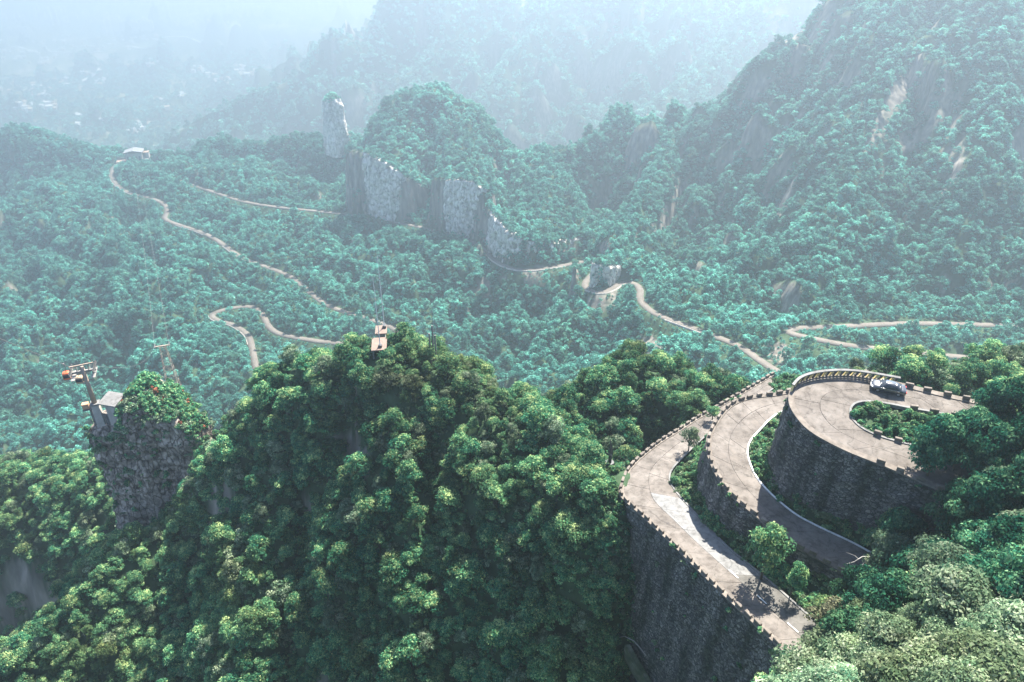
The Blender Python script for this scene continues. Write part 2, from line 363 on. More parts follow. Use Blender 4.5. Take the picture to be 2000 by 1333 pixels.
def poly_dist(P, pl):
    """distance to polyline in plan, interpolated z, signed side (+ left of direction), arclength"""
    best = np.full(len(P), 1e9); zz = np.zeros(len(P)); sd = np.zeros(len(P))   # sd: how much nearer the crest is than the point
    rp = np.hypot(P[:, 0], P[:, 1])
    for a, b in zip(pl[:-1], pl[1:]):
        ab = b[:2] - a[:2]; l2 = ab @ ab + 1e-9
        t = np.clip(((P - a[:2]) @ ab) / l2, 0, 1)
        q = a[:2] + t[:, None] * ab
        d = np.hypot(P[:, 0] - q[:, 0], P[:, 1] - q[:, 1])
        m = d < best
        best[m] = d[m]; zz[m] = (a[2] + t * (b[2] - a[2]))[m]
        sd[m] = (rp - np.hypot(q[:, 0], q[:, 1]))[m]
    return best, zz, sd
def in_poly(P, poly):
    x, y = P[:, 0], P[:, 1]; inside = np.zeros(len(P), bool)
    n = len(poly)
    for i in range(n):
        x0, y0 = poly[i][:2]; x1, y1 = poly[(i + 1) % n][:2]
        c = ((y0 > y) != (y1 > y)) & (x < (x1 - x0) * (y - y0) / (y1 - y0 + 1e-12) + x0)
        inside ^= c
    return inside

# ridges: crest polyline (px, py, depth of the GROUND), profile [(distance, drop)], optional back profile, noise
RIDGES = [
    # central wooded hill
    dict(p=W([(1210, 925, 128.5), (1150, 918, 133), (1100, 890, 138), (1050, 848, 143), (1000, 812, 147), (950, 783, 151), (890, 748, 155), (830, 716, 159), (780, 688, 162), (740, 668, 165), (700, 680, 167), (660, 718, 168), (615, 718, 170), (575, 710, 172), (545, 735, 174), (530, 790, 175)]),
         prof=[(0, 0), (5, 1.5), (9, 5), (13, 14), (17, 32), (23, 56), (34, 80), (52, 108), (90, 160), (140, 220)], back=[(0, 0), (6, 3), (15, 16), (30, 45), (60, 100), (120, 180)], nz=0.2, ns=14),
    dict(p=W([(585, 735, 173), (566, 840, 169), (532, 970, 165), (515, 1110, 161), (495, 1250, 155), (470, 1400, 150)]),
         prof=[(0, 0), (4, 2), (10, 10), (20, 28), (40, 60), (80, 115), (140, 190)], nz=0.25, ns=12),
    dict(p=W([(800, 700, 161), (790, 830, 152), (800, 960, 146), (820, 1100, 142), (840, 1250, 138), (850, 1400, 135)]),
         prof=[(0, 0), (5, 3), (12, 12), (25, 34), (45, 62), (80, 110), (140, 190)], nz=0.25, ns=12),
    dict(p=W([(1000, 812, 147), (1045, 920, 138), (1085, 1060, 133), (1115, 1200, 131), (1140, 1333, 130)]),
         prof=[(0, 0), (6, 3), (12, 10), (25, 28), (45, 60), (80, 110), (140, 190)], nz=0.25, ns=12),
    # ground at the foot of the tall wall
    dict(p=np.array([(16, 92, -124), (28, 82, -130), (40, 68, -137), (50, 50, -142)], float), prof=[(0, 0), (6, 1), (20, 14), (60, 60), (140, 120)], nz=0.1, ns=10),
    # ground round the foot of the pylon crag
    dict(p=W([(230, 1110, 189), (300, 1080, 193), (370, 1030, 198), (430, 1010, 203), (480, 1010, 206)]), prof=[(0, 0), (8, 2), (14, 10), (26, 30), (60, 80), (120, 150)], nz=0.2, ns=9),
    dict(p=W([(280, 1060, 187), (215, 1110, 184), (145, 1190, 180), (60, 1270, 176), (-20, 1400, 170)]),
         prof=[(0, 0), (6, 3), (14, 12), (30, 34), (60, 72), (120, 140)], nz=0.25, ns=14),
    dict(p=W([(350, 1030, 190), (372, 1100, 184), (352, 1200, 178), (320, 1340, 170)]),
         prof=[(0, 0), (6, 4), (14, 14), (30, 38), (60, 80), (120, 140)], nz=0.25, ns=12),
    # bright hill left of the crag
    dict(p=W([(-140, 940, 270), (-40, 930, 266), (60, 918, 262), (140, 915, 258), (215, 905, 254), (300, 960, 250)]),
         prof=[(0, 0), (8, 3), (18, 11), (30, 26), (36, 48), (60, 80), (120, 150)], back=[(0, 0), (10, 5), (30, 30), (80, 90)], nz=0.25, ns=16),
    # hill behind the middle hairpin
    dict(p=W([(1150, 800, 160), (1180, 760, 165), (1245, 722, 168), (1300, 735, 167), (1350, 752, 164), (1400, 770, 159), (1450, 790, 152), (1520, 800, 146)]),
         prof=[(0, 0), (5, 2), (10, 7), (18, 20), (26, 36), (60, 95), (120, 170)], nz=0.2, ns=11),
    # far: dome
    dict(p=W([(775, 215, 742), (800, 180, 738), (850, 172, 733), (890, 195, 728), (930, 228, 722), (965, 268, 716), (1005, 305, 712)]),
         prof=[(0, 0), (10, 3), (22, 14), (38, 38), (50, 62), (58, 88), (75, 104), (110, 125), (170, 165), (300, 230)], nz=0.18, ns=30),
    dict(p=W([(870, 330, 686), (905, 340, 680), (950, 360, 672)]), prof=[(0, 0), (10, 5), (18, 18), (22, 44), (35, 60), (80, 90), (160, 140)], nz=0.2, ns=25),
    dict(p=W([(1000, 315, 706), (1060, 295, 706), (1110, 290, 706), (1165, 272, 712), (1195, 255, 716), (1215, 206, 718), (1240, 255, 714), (1266, 292, 710), (1295, 255, 702), (1320, 198, 696), (1345, 258, 694), (1385, 298, 690)]),
         prof=[(0, 0), (7, 5), (18, 22), (34, 50), (60, 85), (120, 135), (250, 220)], nz=0.25, ns=25),
    dict(p=W([(1060, 330, 690), (1065, 375, 652), (1070, 410, 630)]), prof=[(0, 0), (10, 4), (22, 16), (33, 36), (37, 62), (50, 72), (100, 110), (200, 170)], nz=0.2, ns=25),
    dict(p=W([(1320, 240, 696), (1300, 310, 660), (1260, 380, 622), (1215, 445, 586), (1190, 478, 562)]), prof=[(0, 0), (7, 5), (16, 17), (21, 40), (35, 58), (70, 90), (150, 150)], nz=0.25, ns=25),
    dict(p=W([(1262, 590, 500), (1290, 640, 474)]), prof=[(0, 0), (8, 3), (16, 14), (20, 34), (60, 70), (140, 120)], nz=0.2, ns=18),
    dict(p=np.vstack([W([(800, 182, 738), (785, 250, 718)]), [at(765, 322, 694)]]), prof=[(0, 0), (12, 3), (26, 12), (36, 30), (44, 60), (80, 110)], nz=0.15, ns=24),
    dict(p=np.vstack([W([(890, 200, 728), (905, 280, 698)]), [at(905, 350, 660)]]), prof=[(0, 0), (12, 3), (24, 12), (32, 30), (40, 60), (80, 110)], nz=0.15, ns=24),
    dict(p=W([(1060, 300, 704), (1062, 380, 656), (1045, 448, 606)]), prof=[(0, 0), (12, 3), (24, 11), (34, 28), (42, 60), (80, 110)], nz=0.15, ns=24),
    # right massif
    dict(p=W([(1388, 290, 690), (1425, 252, 674), (1462, 205, 660), (1475, 180, 655), (1490, 148, 650), (1504, 185, 647), (1518, 216, 645), (1560, 160, 640), (1595, 95, 636), (1622, 30, 632), (1650, -30, 628), (1720, -70, 620), (1850, -110, 600), (2050, -130, 570), (2300, -120, 540)]),
         prof=[(0, 0), (8, 8), (25, 32), (60, 66), (110, 105), (170, 143), (230, 178), (320, 225)], back=[(0, 0), (20, 20), (60, 80), (150, 200), (300, 360)], nz=0.26, ns=38),
    dict(p=W([(1760, -40, 600), (1740, 120, 575), (1700, 280, 545), (1640, 420, 515), (1590, 520, 492)]), prof=[(0, 0), (10, 7), (30, 28), (80, 70), (200, 160)], nz=0.3, ns=30),
    dict(p=W([(1960, -60, 560), (1950, 150, 535), (1920, 330, 508), (1880, 470, 490)]), prof=[(0, 0), (10, 7), (30, 28), (80, 70), (200, 160)], nz=0.3, ns=30),
    # left shoulder
    dict(p=W([(-150, 330, 905), (-40, 290, 915), (15, 250, 920), (45, 245, 920), (110, 268, 910), (170, 285, 900), (215, 300, 893)]),
         prof=[(0, 0), (12, 6), (30, 22), (70, 50), (140, 80), (300, 150)], back=[(0, 0), (15, 14), (60, 80), (200, 220)], nz=0.25, ns=35),
    dict(p=W([(185, 292, 905), (225, 290, 905), (260, 302, 903), (320, 296, 900), (372, 300, 890), (400, 276, 880), (430, 268, 876), (470, 282, 868), (520, 278, 858), (570, 266, 848), (620, 268, 836), (660, 275, 812), (700, 272, 790), (740, 265, 765)]),
         prof=[(0, 0), (8, 5), (20, 22), (45, 50), (90, 75), (200, 120)], back=[(0, 0), (10, 10), (40, 55), (120, 170)], nz=0.25, ns=26),
    # far mountain behind everything
    dict(p=W([(335, 262, 1850), (420, 215, 1870), (500, 178, 1890), (560, 142, 1900), (620, 98, 1905), (632, 66, 1905), (660, 60, 1905), (700, 78, 1910), (738, 72, 1915), (752, 20, 1920), (765, -30, 1930), (850, -70, 1980), (960, -40, 2020), (1025, 4, 2050), (1060, -45, 2020), (1250, -70, 1980), (1500, -80, 1900), (1800, -90, 1850), (2200, -100, 1800)]) * 0.74,
         prof=[(0, 0), (15, 18), (50, 55), (130, 120), (260, 200), (400, 270), (700, 340)], nz=0.3, ns=110),
    dict(p=W([(900, -40, 1990), (860, 80, 1900), (780, 200, 1800), (700, 290, 1720)]) * 0.74, prof=[(0, 0), (20, 14), (80, 60), (200, 130), (400, 200)], nz=0.3, ns=70),
    dict(p=W([(1120, -40, 1990), (1000, 120, 1850), (900, 230, 1730), (860, 300, 1650)]) * 0.74, prof=[(0, 0), (20, 16), (80, 62), (200, 130), (400, 200)], nz=0.3, ns=70),
    dict(p=W([(1520, -40, 1850), (1400, 110, 1700), (1290, 200, 1600), (1200, 260, 1530)]) * 0.74, prof=[(0, 0), (20, 16), (80, 62), (200, 130), (400, 200)], nz=0.3, ns=70),
    # low hills in the plain
    dict(p=W([(-200, 175, 2450), (0, 150, 2500), (150, 112, 2600), (300, 78, 2800), (420, 50, 2950), (560, 48, 2950), (700, 62, 2850)]), prof=[(0, 0), (60, 14), (200, 50), (500, 95)], nz=0.3, ns=160),
    dict(p=W([(160, 232, 1900), (260, 215, 1950), (380, 150, 2300), (480, 140, 2350), (560, 150, 2300)]), prof=[(0, 0), (50, 12), (160, 40), (400, 80)], nz=0.3, ns=120),
]
# ground right behind the brows of the cliffs (cliffs themselves are built further down)
def brow(base, tops, back):
    q = []
    for b, ty in zip(base, tops):
        w = at(*b); z = w[2]
        while project(np.array([w[0], w[1], z]))[1] > ty: z += 0.5
        u = w[:2] / np.hypot(*w[:2]); q.append((w[0] + u[0] * back, w[1] + u[1] * back, z))
    return np.array(q)
CLIFFS = {
    'dome': ([(706, 410, 702), (730, 425, 690), (765, 432, 684), (800, 428, 684), (835, 420, 690)], [300, 312, 328, 350, 368], 'pale streaked cliff at the left foot of the big wooded dome', dict(seed=3, depth=5)),
    'gap': ([(862, 452, 660), (890, 462, 648), (920, 468, 640), (946, 470, 636)], [356, 356, 362, 380], 'narrow pale cliff between the two wooded domes, right above the road', dict(seed=8, depth=5)),
    'white': ([(946, 478, 628), (962, 500, 604), (990, 517, 591), (1030, 521, 587), (1075, 515, 590), (1110, 505, 598), (1140, 498, 602)], [416, 434, 458, 476, 480, 474, 470], 'white fluted cliff overhanging the bend of the road', dict(seed=12, depth=5)),
    'knob': ([(1146, 560, 536), (1160, 566, 531), (1190, 562, 533), (1220, 546, 545)], [516, 520, 524, 520], 'small rock face under the leafy knob above the road bend', dict(seed=17, depth=4, amp=1.2)),
}
for k_, (b_, t_, l_, o_) in CLIFFS.items():
    nearc = o_.get('mat') == 'rock_near'
    if nearc: continue
    bk_ = 15.0
    RIDGES.append(dict(p=brow(b_, t_, bk_), prof=[(0, 0), (2.2, .3), (3.6, 6), (5, 30), (8, 60), (30, 90)] if nearc else [(0, 0), (6, 1), (9, 5), (12, 40), (18, 80), (60, 140)], nz=0.05, ns=6 if nearc else 15))
# bare rock patches on slopes, outlined where they show
ROCK_PATCHES = [[(1655, 330), (1690, 280), (1720, 200), (1800, 100), (1815, 110), (1760, 220), (1700, 300)], [(1725, 262), (1790, 255), (1800, 285), (1760, 300), (1725, 290)], [(1800, 200), (1850, 150), (1860, 230), (1890, 340), (1870, 360), (1830, 330), (1840, 260)], [(1665, 140), (1690, 100), (1680, 170), (1668, 180)], [(1735, 170), (1780, 130), (1760, 190), (1730, 230)],
    [(1975, 260), (2010, 240), (2010, 365), (1980, 360)], [(1485, 20), (1560, 0), (1620, 10), (1620, 100), (1560, 110), (1500, 70)], [(1610, 0), (1645, 0), (1650, 50), (1620, 45)], [(905, 550), (950, 540), (955, 588), (915, 590)], [(1215, 660), (1300, 668), (1300, 700), (1230, 702)], [(1490, 668), (1560, 672), (1560, 716), (1500, 708)], [(1490, 545), (1545, 570), (1535, 590), (1495, 565)],
    [(645, 850), (700, 850), (730, 900), (720, 935), (660, 925)], [(410, 1000), (440, 1010), (450, 1065), (425, 1070)], [(-10, 1095), (60, 1105), (95, 1100), (60, 1190), (20, 1215), (-10, 1200)], [(640, 940), (665, 950), (660, 985), (640, 975)], [(1015, 530), (1080, 530), (1060, 580), (1030, 575)], [(1150, 575), (1200, 575), (1190, 610), (1160, 605)], [(370, 330), (390, 345), (385, 370), (368, 355)]]
# slope to the right of and below the hairpins, rising to the viewer's mountain
NEAR_RIDGES = [
    dict(p=np.array([(6, 6, -54), (20, 18, -57), (34, 30, -59), (50, 42, -60), (66, 54, -60), (84, 66, -57), (100, 76, -54), (150, 100, -50)], float), prof=[(0, 0), (5, 1.5), (12, 8), (17, 17), (23, 34), (34, 62), (60, 95), (90, 130)], nz=0.12, ns=9),
    dict(p=np.array([(62, 59, -66), (68, 70, -62.5), (75, 81, -59), (92, 90, -56), (150, 110, -54)], float), prof=[(0, 0), (4, 1), (8, 6), (13, 16), (20, 32), (60, 90)], nz=0.12, ns=9),
]
A_vis, A_ivis, B_vis, B_ivis, C_vis, C_ivis = A_out[1:-1], A_in[1:-1], B_out[1:-1], B_in[1:-1], C_out[1:-1], C_in[1:-1]
def terr_poly(out_pl, inset, zr):
    pl = resample(out_pl, step=1.5)
    d = np.gradient(pl[:, :2], axis=0); d /= np.linalg.norm(d, axis=1)[:, None] + 1e-9
    nrm = np.stack([d[:, 1], -d[:, 0]], 1)                    # right of travel: inside of the hairpin
    q = pl[:, :2] + nrm * inset
    return np.vstack([q, [[170, q[-1][1] + 10]], [[170, q[0][1] - 60]]])
PA, PB, PC = terr_poly(A_out, 0.9, ZA), terr_poly(B_out, 0.9, ZB), terr_poly(C_out, 0.9, ZC)
def height(X, Y):
    P = np.stack([X, Y], 1)
    H = base_height(X, Y)
    amp = np.clip(np.hypot(X, Y) / 600, 0.15, 3)
    H += fbm(X / 60, Y / 60, 4) * 6 * amp + fbm(X / 300, Y / 300, 3) * 12 * np.clip(amp - 0.6, 0, 2)
    rr_ = np.hypot(X, Y)
    mid = (rr_ > 300) & (rr_ < 1800)
    rd = np.full(len(X), 99.0)
    if mid.any():
        kd0 = KDTree(len(far_pl[0]))
        for i, p in enumerate(far_pl[0]): kd0.insert((p[0], p[1], 0), i)
        kd0.balance()
        for i in np.nonzero(mid)[0]: rd[i] = kd0.find((X[i], Y[i], 0))[2]
        rg = 1 - np.abs(fbm((X + Y * .35) / 75, (Y - X * .2) / 110, 3)) * 1.5
        H += np.where(mid, (rg * 26 - 13) * smooth(rd, 8, 60), 0)
    for r in RIDGES + NEAR_RIDGES:
        pl = r['p']; kf = 1.0 if np.hypot(*pl[0][:2]) < 300 else (1.55 if np.hypot(*pl[0][:2]) < 1700 else 1.75); pr = np.array(r['prof']) * kf; R = pr[-1][0]
        lo, hi = pl[:, :2].min(0) - R, pl[:, :2].max(0) + R
        m = (X > lo[0]) & (X < hi[0]) & (Y > lo[1]) & (Y < hi[1])
        if not m.any(): continue
        d, z, sd = poly_dist(P[m], pl)
        ns = r['ns'] * kf
        w = 1 + r['nz'] * 0.9 * fbm(X[m] / (ns * 1.6), Y[m] / (ns * 1.6), 2)
        dd = np.clip(d * w + r['nz'] * ns * 0.5 * fbm(X[m] / (ns * .7), Y[m] / (ns * .7), 3) * smooth(d, 0, ns * .8), 0, None)
        drop = np.interp(dd, pr[:, 0], pr[:, 1]) + np.clip(dd - pr[-1, 0], 0, None) * 0.9
        if 'back' in r:
            bk = np.array(r['back']) * kf
            f = smooth(sd / (d + 1e-6), -0.3, 0.3)
            drop = f * (np.interp(dd, bk[:, 0], bk[:, 1]) + np.clip(dd - bk[-1, 0], 0, None) * 1.1) + (1 - f) * drop
        gul = (np.abs(fbm(X[m] / (ns * 1.3) + 7, Y[m] / (ns * 1.3) - 3, 2)) - 0.3) * ns * (1.5 if ns > 100 else 0.9 if ns > 45 else 0.5 if ns > 20 else 0.1) * smooth(d, ns * .2, ns * 1.3)
        h = z - drop + gul + fbm(X[m] / ns * 2, Y[m] / ns * 2, 3) * ns * 0.05 * smooth(d, 0, ns * 0.7)
        H[m] = np.maximum(H[m], h)
    # hairpin terraces
    near = (X > -10) & (X < 175) & (Y > 0) & (Y < 160)
    if near.any():
        Pn = P[near]; h = H[near].copy()
        fl = np.full(len(h), np.nan)
        ia, ib, ic = in_poly(Pn, PA), in_poly(Pn, PB), in_poly(Pn, PC)
        da = poly_dist(Pn, A_out)[0]; db = poly_dist(Pn, B_out)[0]
        bump = fbm(Pn[:, 0] / 3, Pn[:, 1] / 3, 2) * 0.25
        lane = np.zeros(len(h), bool); ldist = np.full(len(h), 1e9)
        for o, i in ((A_vis, A_ivis), (B_vis, B_ivis), (C_vis, C_ivis)):
            lane |= in_poly(Pn, np.vstack([o, i[::-1]])[:, :2]); ldist = np.minimum(ldist, poly_dist(Pn, i)[0])
        lane_far = np.where(lane, 0, smooth(ldist, 0.4, 2.0))
        fl[ic] = (tz(ZC, Pn[:, 0], Pn[:, 1]) - 0.6 + bump + 2.2 * smooth(3.0 - db, 0, 3) * lane_far)[ic]
        fl[ib] = (tz(ZB, Pn[:, 0], Pn[:, 1]) - 0.6 + bump + 2.0 * smooth(4.0 - da, 0, 4) * lane_far)[ib]
        fl[ia] = (tz(ZA, Pn[:, 0], Pn[:, 1]) - 0.6 + bump)[ia]
        inner_b = ib & ~ia; inner_c = ic & ~ib
        # the near slope may rise over the terraces only beyond the visible road arms
        ok = ~np.isnan(fl)
        hn = np.full(len(h), -1e9)
        for q in NEAR_RIDGES:
            d1, z1, _ = poly_dist(Pn, q['p'])
            hn = np.maximum(hn, z1 - np.interp(d1, *np.array(q['prof']).T) + bump * 2)
        hh = np.where(ok, np.where(lane, fl, np.maximum(fl, fl + (hn - fl) * smooth(ldist, 0.3, 1.5))), h)
        H[near] = hh
    # far road bench
    m = (np.hypot(X, Y) > 250) & (np.hypot(X, Y) < 1500)
    if m.any():
        d = np.full(m.sum(), 1e9); z = np.zeros(m.sum())
        kd = KDTree(len(far_pl[0]))
        for i, p in enumerate(far_pl[0]): kd.insert((p[0], p[1], 0), i)
        kd.balance()
        Pm = P[m]
        cand = np.zeros(len(Pm), bool)
        lo, hi = far_pl[0][:, :2].min(0) - 20, far_pl[0][:, :2].max(0) + 20
        cand = (Pm > lo).all(1) & (Pm < hi).all(1)
        for i in np.nonzero(cand)[0]:
            co, idx, dist = kd.find((Pm[i, 0], Pm[i, 1], 0)); d[i] = dist; z[i] = far_pl[0][idx, 2]
        t = smooth(d, ROAD_HW + 0.8, ROAD_HW + 11)
        hm = H[m]
        H[m] = (z - 0.5) * (1 - t) + hm * t
    return H

# polar sheet: fine near, coarse far
AZ0, AZ1, DAZ = math.radians(-57), math.radians(57), math.radians(0.2)
az = np.arange(AZ0, AZ1 + 1e-6, DAZ)
rad = [6.0]
while rad[-1] < 14000: rad.append(rad[-1] * (1.0065 if rad[-1] < 2600 else 1.02) if rad[-1] > 60 else rad[-1] + 0.6)
rad = np.array(rad)
RR, AA = np.meshgrid(rad, az, indexing='ij')
GX, GY = RR * np.sin(AA), RR * np.cos(AA)
GZ = height(GX.ravel(), GY.ravel()).reshape(GX.shape)
nr, na = GX.shape
def sample_z(X, Y):
    r = np.hypot(X, Y); a = np.arctan2(X, Y)
    fi = np.clip(np.interp(r, rad, np.arange(nr)), 0, nr - 1.001); fj = np.clip((a - AZ0) / DAZ, 0, na - 1.001)
    i = fi.astype(int); j = fj.astype(int); u = fi - i; v = fj - j
    return (GZ[i, j] * (1 - u) + GZ[i + 1, j] * u) * (1 - v) + (GZ[i, j + 1] * (1 - u) + GZ[i + 1, j + 1] * u) * v
# slopes for rock cover / scatter
dr = np.gradient(rad)[:, None]
sl_r = np.gradient(GZ, axis=0) / dr
sl_a = np.gradient(GZ, axis=1) / (RR * DAZ)
SLOPE = np.hypot(sl_r, sl_a)
idx = np.arange(nr * na).reshape(nr, na)
quads = np.stack([idx[:-1, :-1], idx[1:, :-1], idx[1:, 1:], idx[:-1, 1:]], -1).reshape(-1, 4)
# terrain material: soil, rock where steep, fields on the plain
tm, nt, out = nodes_mat('terrain'); L = nt.links.new
p = N(nt, 'ShaderNodeBsdfPrincipled'); p.inputs['Roughness'].default_value = 0.95; p.inputs['Specular IOR Level'].default_value = 0.1
L(p.outputs[0], out.inputs[0])
g = N(nt, 'ShaderNodeNewGeometry')
n1 = N(nt, 'ShaderNodeTexNoise'); n1.inputs['Scale'].default_value = 0.25; n1.inputs['Detail'].default_value = 8; L(g.outputs['Position'], n1.inputs[0])
soil = ramp(nt, [(0.3, (0.018, 0.04, 0.022)), (0.7, (0.05, 0.085, 0.045))]); L(n1.outputs[0], soil.inputs[0])
mpv = N(nt, 'ShaderNodeMapping'); mpv.inputs['Scale'].default_value = (0.2, 0.2, 0.04); L(g.outputs['Position'], mpv.inputs[0])
n2 = N(nt, 'ShaderNodeTexNoise'); n2.inputs['Scale'].default_value = 1.0; n2.inputs['Detail'].default_value = 9; L(mpv.outputs[0], n2.inputs[0])
rk = ramp(nt, [(0.3, (0.07, 0.066, 0.06)), (0.52, (0.17, 0.155, 0.135)), (0.7, (0.30, 0.27, 0.235))]); L(n2.outputs[0], rk.inputs[0])
ra = N(nt, 'ShaderNodeAttribute', attribute_name='rock')
mx = N(nt, 'ShaderNodeMix', data_type='RGBA'); L(ra.outputs['Fac'], mx.inputs[0]); L(soil.outputs[0], mx.inputs[6]); L(rk.outputs[0], mx.inputs[7])
vor = N(nt, 'ShaderNodeTexVoronoi'); vor.inputs['Scale'].default_value = 0.012; L(g.outputs['Position'], vor.inputs[0])
fld = ramp(nt, [(0.0, (0.05, 0.10, 0.045)), (0.4, (0.11, 0.15, 0.07)), (0.7, (0.2, 0.2, 0.11)), (1.0, (0.33, 0.30, 0.24))])
sep = N(nt, 'ShaderNodeSeparateColor'); L(vor.outputs['Color'], sep.inputs[0]); L(sep.outputs[0], fld.inputs[0])
pa = N(nt, 'ShaderNodeAttribute', attribute_name='plain')
mx2 = N(nt, 'ShaderNodeMix', data_type='RGBA'); L(pa.outputs['Fac'], mx2.inputs[0]); L(mx.outputs[2], mx2.inputs[6]); L(fld.outputs[0], mx2.inputs[7])
L(mx2.outputs[2], p.inputs['Base Color'])
bp = N(nt, 'ShaderNodeBump'); bp.inputs['Strength'].default_value = 0.7; bp.inputs['Distance'].default_value = 0.6; L(n2.outputs[0], bp.inputs['Height']); L(bp.outputs[0], p.inputs['Normal'])
ROCKN = fbm(GX / 25, GY / 25, 3)
ROCK = smooth(SLOPE + ROCKN * 1.2, np.where(RR < 330, 4.2, 2.0), np.where(RR < 330, 5.0, 2.6)) * (RR > 90)
_qx, _qy, _qd = project(np.stack([GX, GY, GZ], -1))
_jit = fbm(GX / (RR * .012), GY / (RR * .012), 3) * 14
PATCH = np.zeros(GX.shape, bool)
for _pp in ROCK_PATCHES:
    _pp = np.array(_pp, float); lo, hi = _pp.min(0) - 30, _pp.max(0) + 30
    m_ = (_qx > lo[0]) & (_qx < hi[0]) & (_qy > lo[1]) & (_qy < hi[1]) & (RR > 100)
    if m_.any():
        hit = in_poly(np.stack([_qx[m_] + _jit[m_], _qy[m_] - _jit[m_]], 1), _pp)
        el = np.arctan2(GZ[m_], RR[m_]); vm = np.maximum.accumulate(np.arctan2(GZ, RR), axis=0)[m_]
        PATCH[m_] |= hit & (el > vm - .004)
ROCK = np.maximum(ROCK, PATCH * np.clip(.75 + ROCKN * .8, 0, 1))
PLAIN = smooth(0.30 - SLOPE, 0, .15) * smooth(RR, 2000, 2300)
tme = mesh_np('terrain', np.stack([GX, GY, GZ], -1).reshape(-1, 3), quads, tm, True)
for nm, arr in (('rock', ROCK), ('plain', PLAIN)):
    a = tme.attributes.new(nm, 'FLOAT', 'POINT'); a.data.foreach_set('value', arr.astype(np.float32).ravel())
tag(link('terrain', tme), kind='structure')

# visibility along each azimuth (with generous tree height), for deciding where forest is needed
ELEV = np.arctan2(GZ, RR)
vis_max = np.maximum.accumulate(ELEV, axis=0)
ELEV_T = np.arctan2(GZ + 18 + RR * 0.012, RR)
VIS = ELEV_T >= vis_max


# ------------------------------------------------------------------ trees
def crown_arrays(seed, R, H, z0, nl, nleaf, size, flat=0.75):
    """leaf-sized kites on and in overlapping clumps; returns verts, faces, tint"""
    g = np.random.default_rng(seed)
    # clump centres within a dome
    cs, rs = [], []
    for i in range(nl):
        a = g.uniform(0, 2 * np.pi); t = g.uniform(0, 1) ** 0.8
        zc = z0 + H * (0.12 + 0.72 * t)
        rr = R * 0.86 * math.sqrt(max(0.05, 1 - (t * 0.95) ** 2)) * g.uniform(0.45, 1.05)
        cs.append((rr * math.cos(a), rr * math.sin(a), zc)); rs.append(R * (0.12 + 0.26 * g.uniform(0, 1) ** 1.5))
    cs, rs = np.array(cs), np.array(rs)
    lobe_t = g.normal(0, 0.16, nl)
    pick = g.choice(nl, nleaf, p=rs ** 2 / (rs ** 2).sum())
    v = g.normal(size=(nleaf, 3)); v[:, 2] = np.abs(v[:, 2]) * 1.0 - 0.45 * g.uniform(0, 1, nleaf); v /= np.linalg.norm(v, axis=1)[:, None]
    depth = np.where(g.uniform(size=nleaf) < 0.8, g.uniform(0.75, 1.0, nleaf) + np.abs(g.normal(0, .18, nleaf)), g.uniform(0.3, 0.8, nleaf))
    rad_ = rs[pick] * depth
    C = cs[pick] + v * np.stack([rad_, rad_, rad_ * flat], 1)
    n = v + g.normal(size=(nleaf, 3)) * 0.6 + np.array([0, 0, 0.3]); n /= np.linalg.norm(n, axis=1)[:, None]
    t1 = np.cross(n, g.normal(size=(nleaf, 3))); t1 /= np.linalg.norm(t1, axis=1)[:, None] + 1e-9
    t2 = np.cross(n, t1)
    ln = size * g.uniform(0.7, 1.35, nleaf)[:, None]; wd = ln * g.uniform(0.32, 0.7, nleaf)[:, None]
    V = np.stack([C - t1 * ln * 0.5, C + t2 * wd * 0.5 + n * ln * 0.1, C + t1 * ln * 0.5, C - t2 * wd * 0.5 + n * ln * 0.1], 1).reshape(-1, 3)
    F = np.arange(nleaf * 4).reshape(-1, 4)
    tint = np.clip(0.45 + lobe_t[pick] + g.normal(0, 0.2, nleaf), 0, 1)
    return V, F, tint
def crown_mesh(name, mat, *a, **k):
    V, F, T = crown_arrays(*a, **k)
    me = mesh_np(name, V, F, mat)
    at_ = me.attributes.new('tint', 'FLOAT', 'FACE'); at_.data.foreach_set('value', T.astype(np.float32))
    return me
def trunk_mesh(name, seed, R, H, z0, limbs=5):
    g = random.Random(seed); mb = MB()
    lean = (g.uniform(-.3, .3), g.uniform(-.3, .3)); top = z0 + H * 0.6
    mb.tube([(0, 0, -1.2), (lean[0] * .4, lean[1] * .4, z0 * .6), (lean[0], lean[1], top)], [R * .075, R * .055, R * .02], 6)
    for i in range(limbs):
        a = 2 * math.pi * i / limbs + g.uniform(-.4, .4); r = R * g.uniform(.5, .8); zb = z0 * g.uniform(.55, 1.0) + H * .1
        e = (math.cos(a) * r, math.sin(a) * r, zb + H * g.uniform(.2, .45))
        mb.tube([(lean[0] * .5, lean[1] * .5, zb), (e[0] * .5, e[1] * .5, zb + (e[2] - zb) * .65), e], [R * .035, R * .022, R * .008], 4)
    return mesh_np(name, mb.v, mb.f, M['bark'])
class Kind: pass
def tree_kind(tagname, seed, mat, R, H, z0, nl, nleaf, size, flat=0.75):
    k = Kind(); k.R = R; k.H = H + z0
    k.crown = crown_mesh('crown_' + tagname, mat, seed, R, H, z0, nl, nleaf, size, flat)
    k.trunk = trunk_mesh('trunk_' + tagname, seed, R, H, z0)
    return k
NEAR_K = [tree_kind('near%d' % i, 100 + i, m, 3.0, h, z, nl * 3, 2400, 0.42, fl * .75) for i, (m, h, z, nl, fl) in enumerate([
    (M['leaf_near'], 5.0, 1.6, 15, .75), (M['leaf_near'], 4.2, 1.2, 12, .7), (M['leaf_near'], 6.0, 2.0, 18, .8), (M['leaf_near'], 3.6, 1.0, 11, .65), (M['leaf_near'], 4.6, 1.4, 14, .9), (M['leaf_pale'], 4.4, 1.4, 14, .7), (M['leaf_pale'], 5.2, 1.8, 16, .75)])]
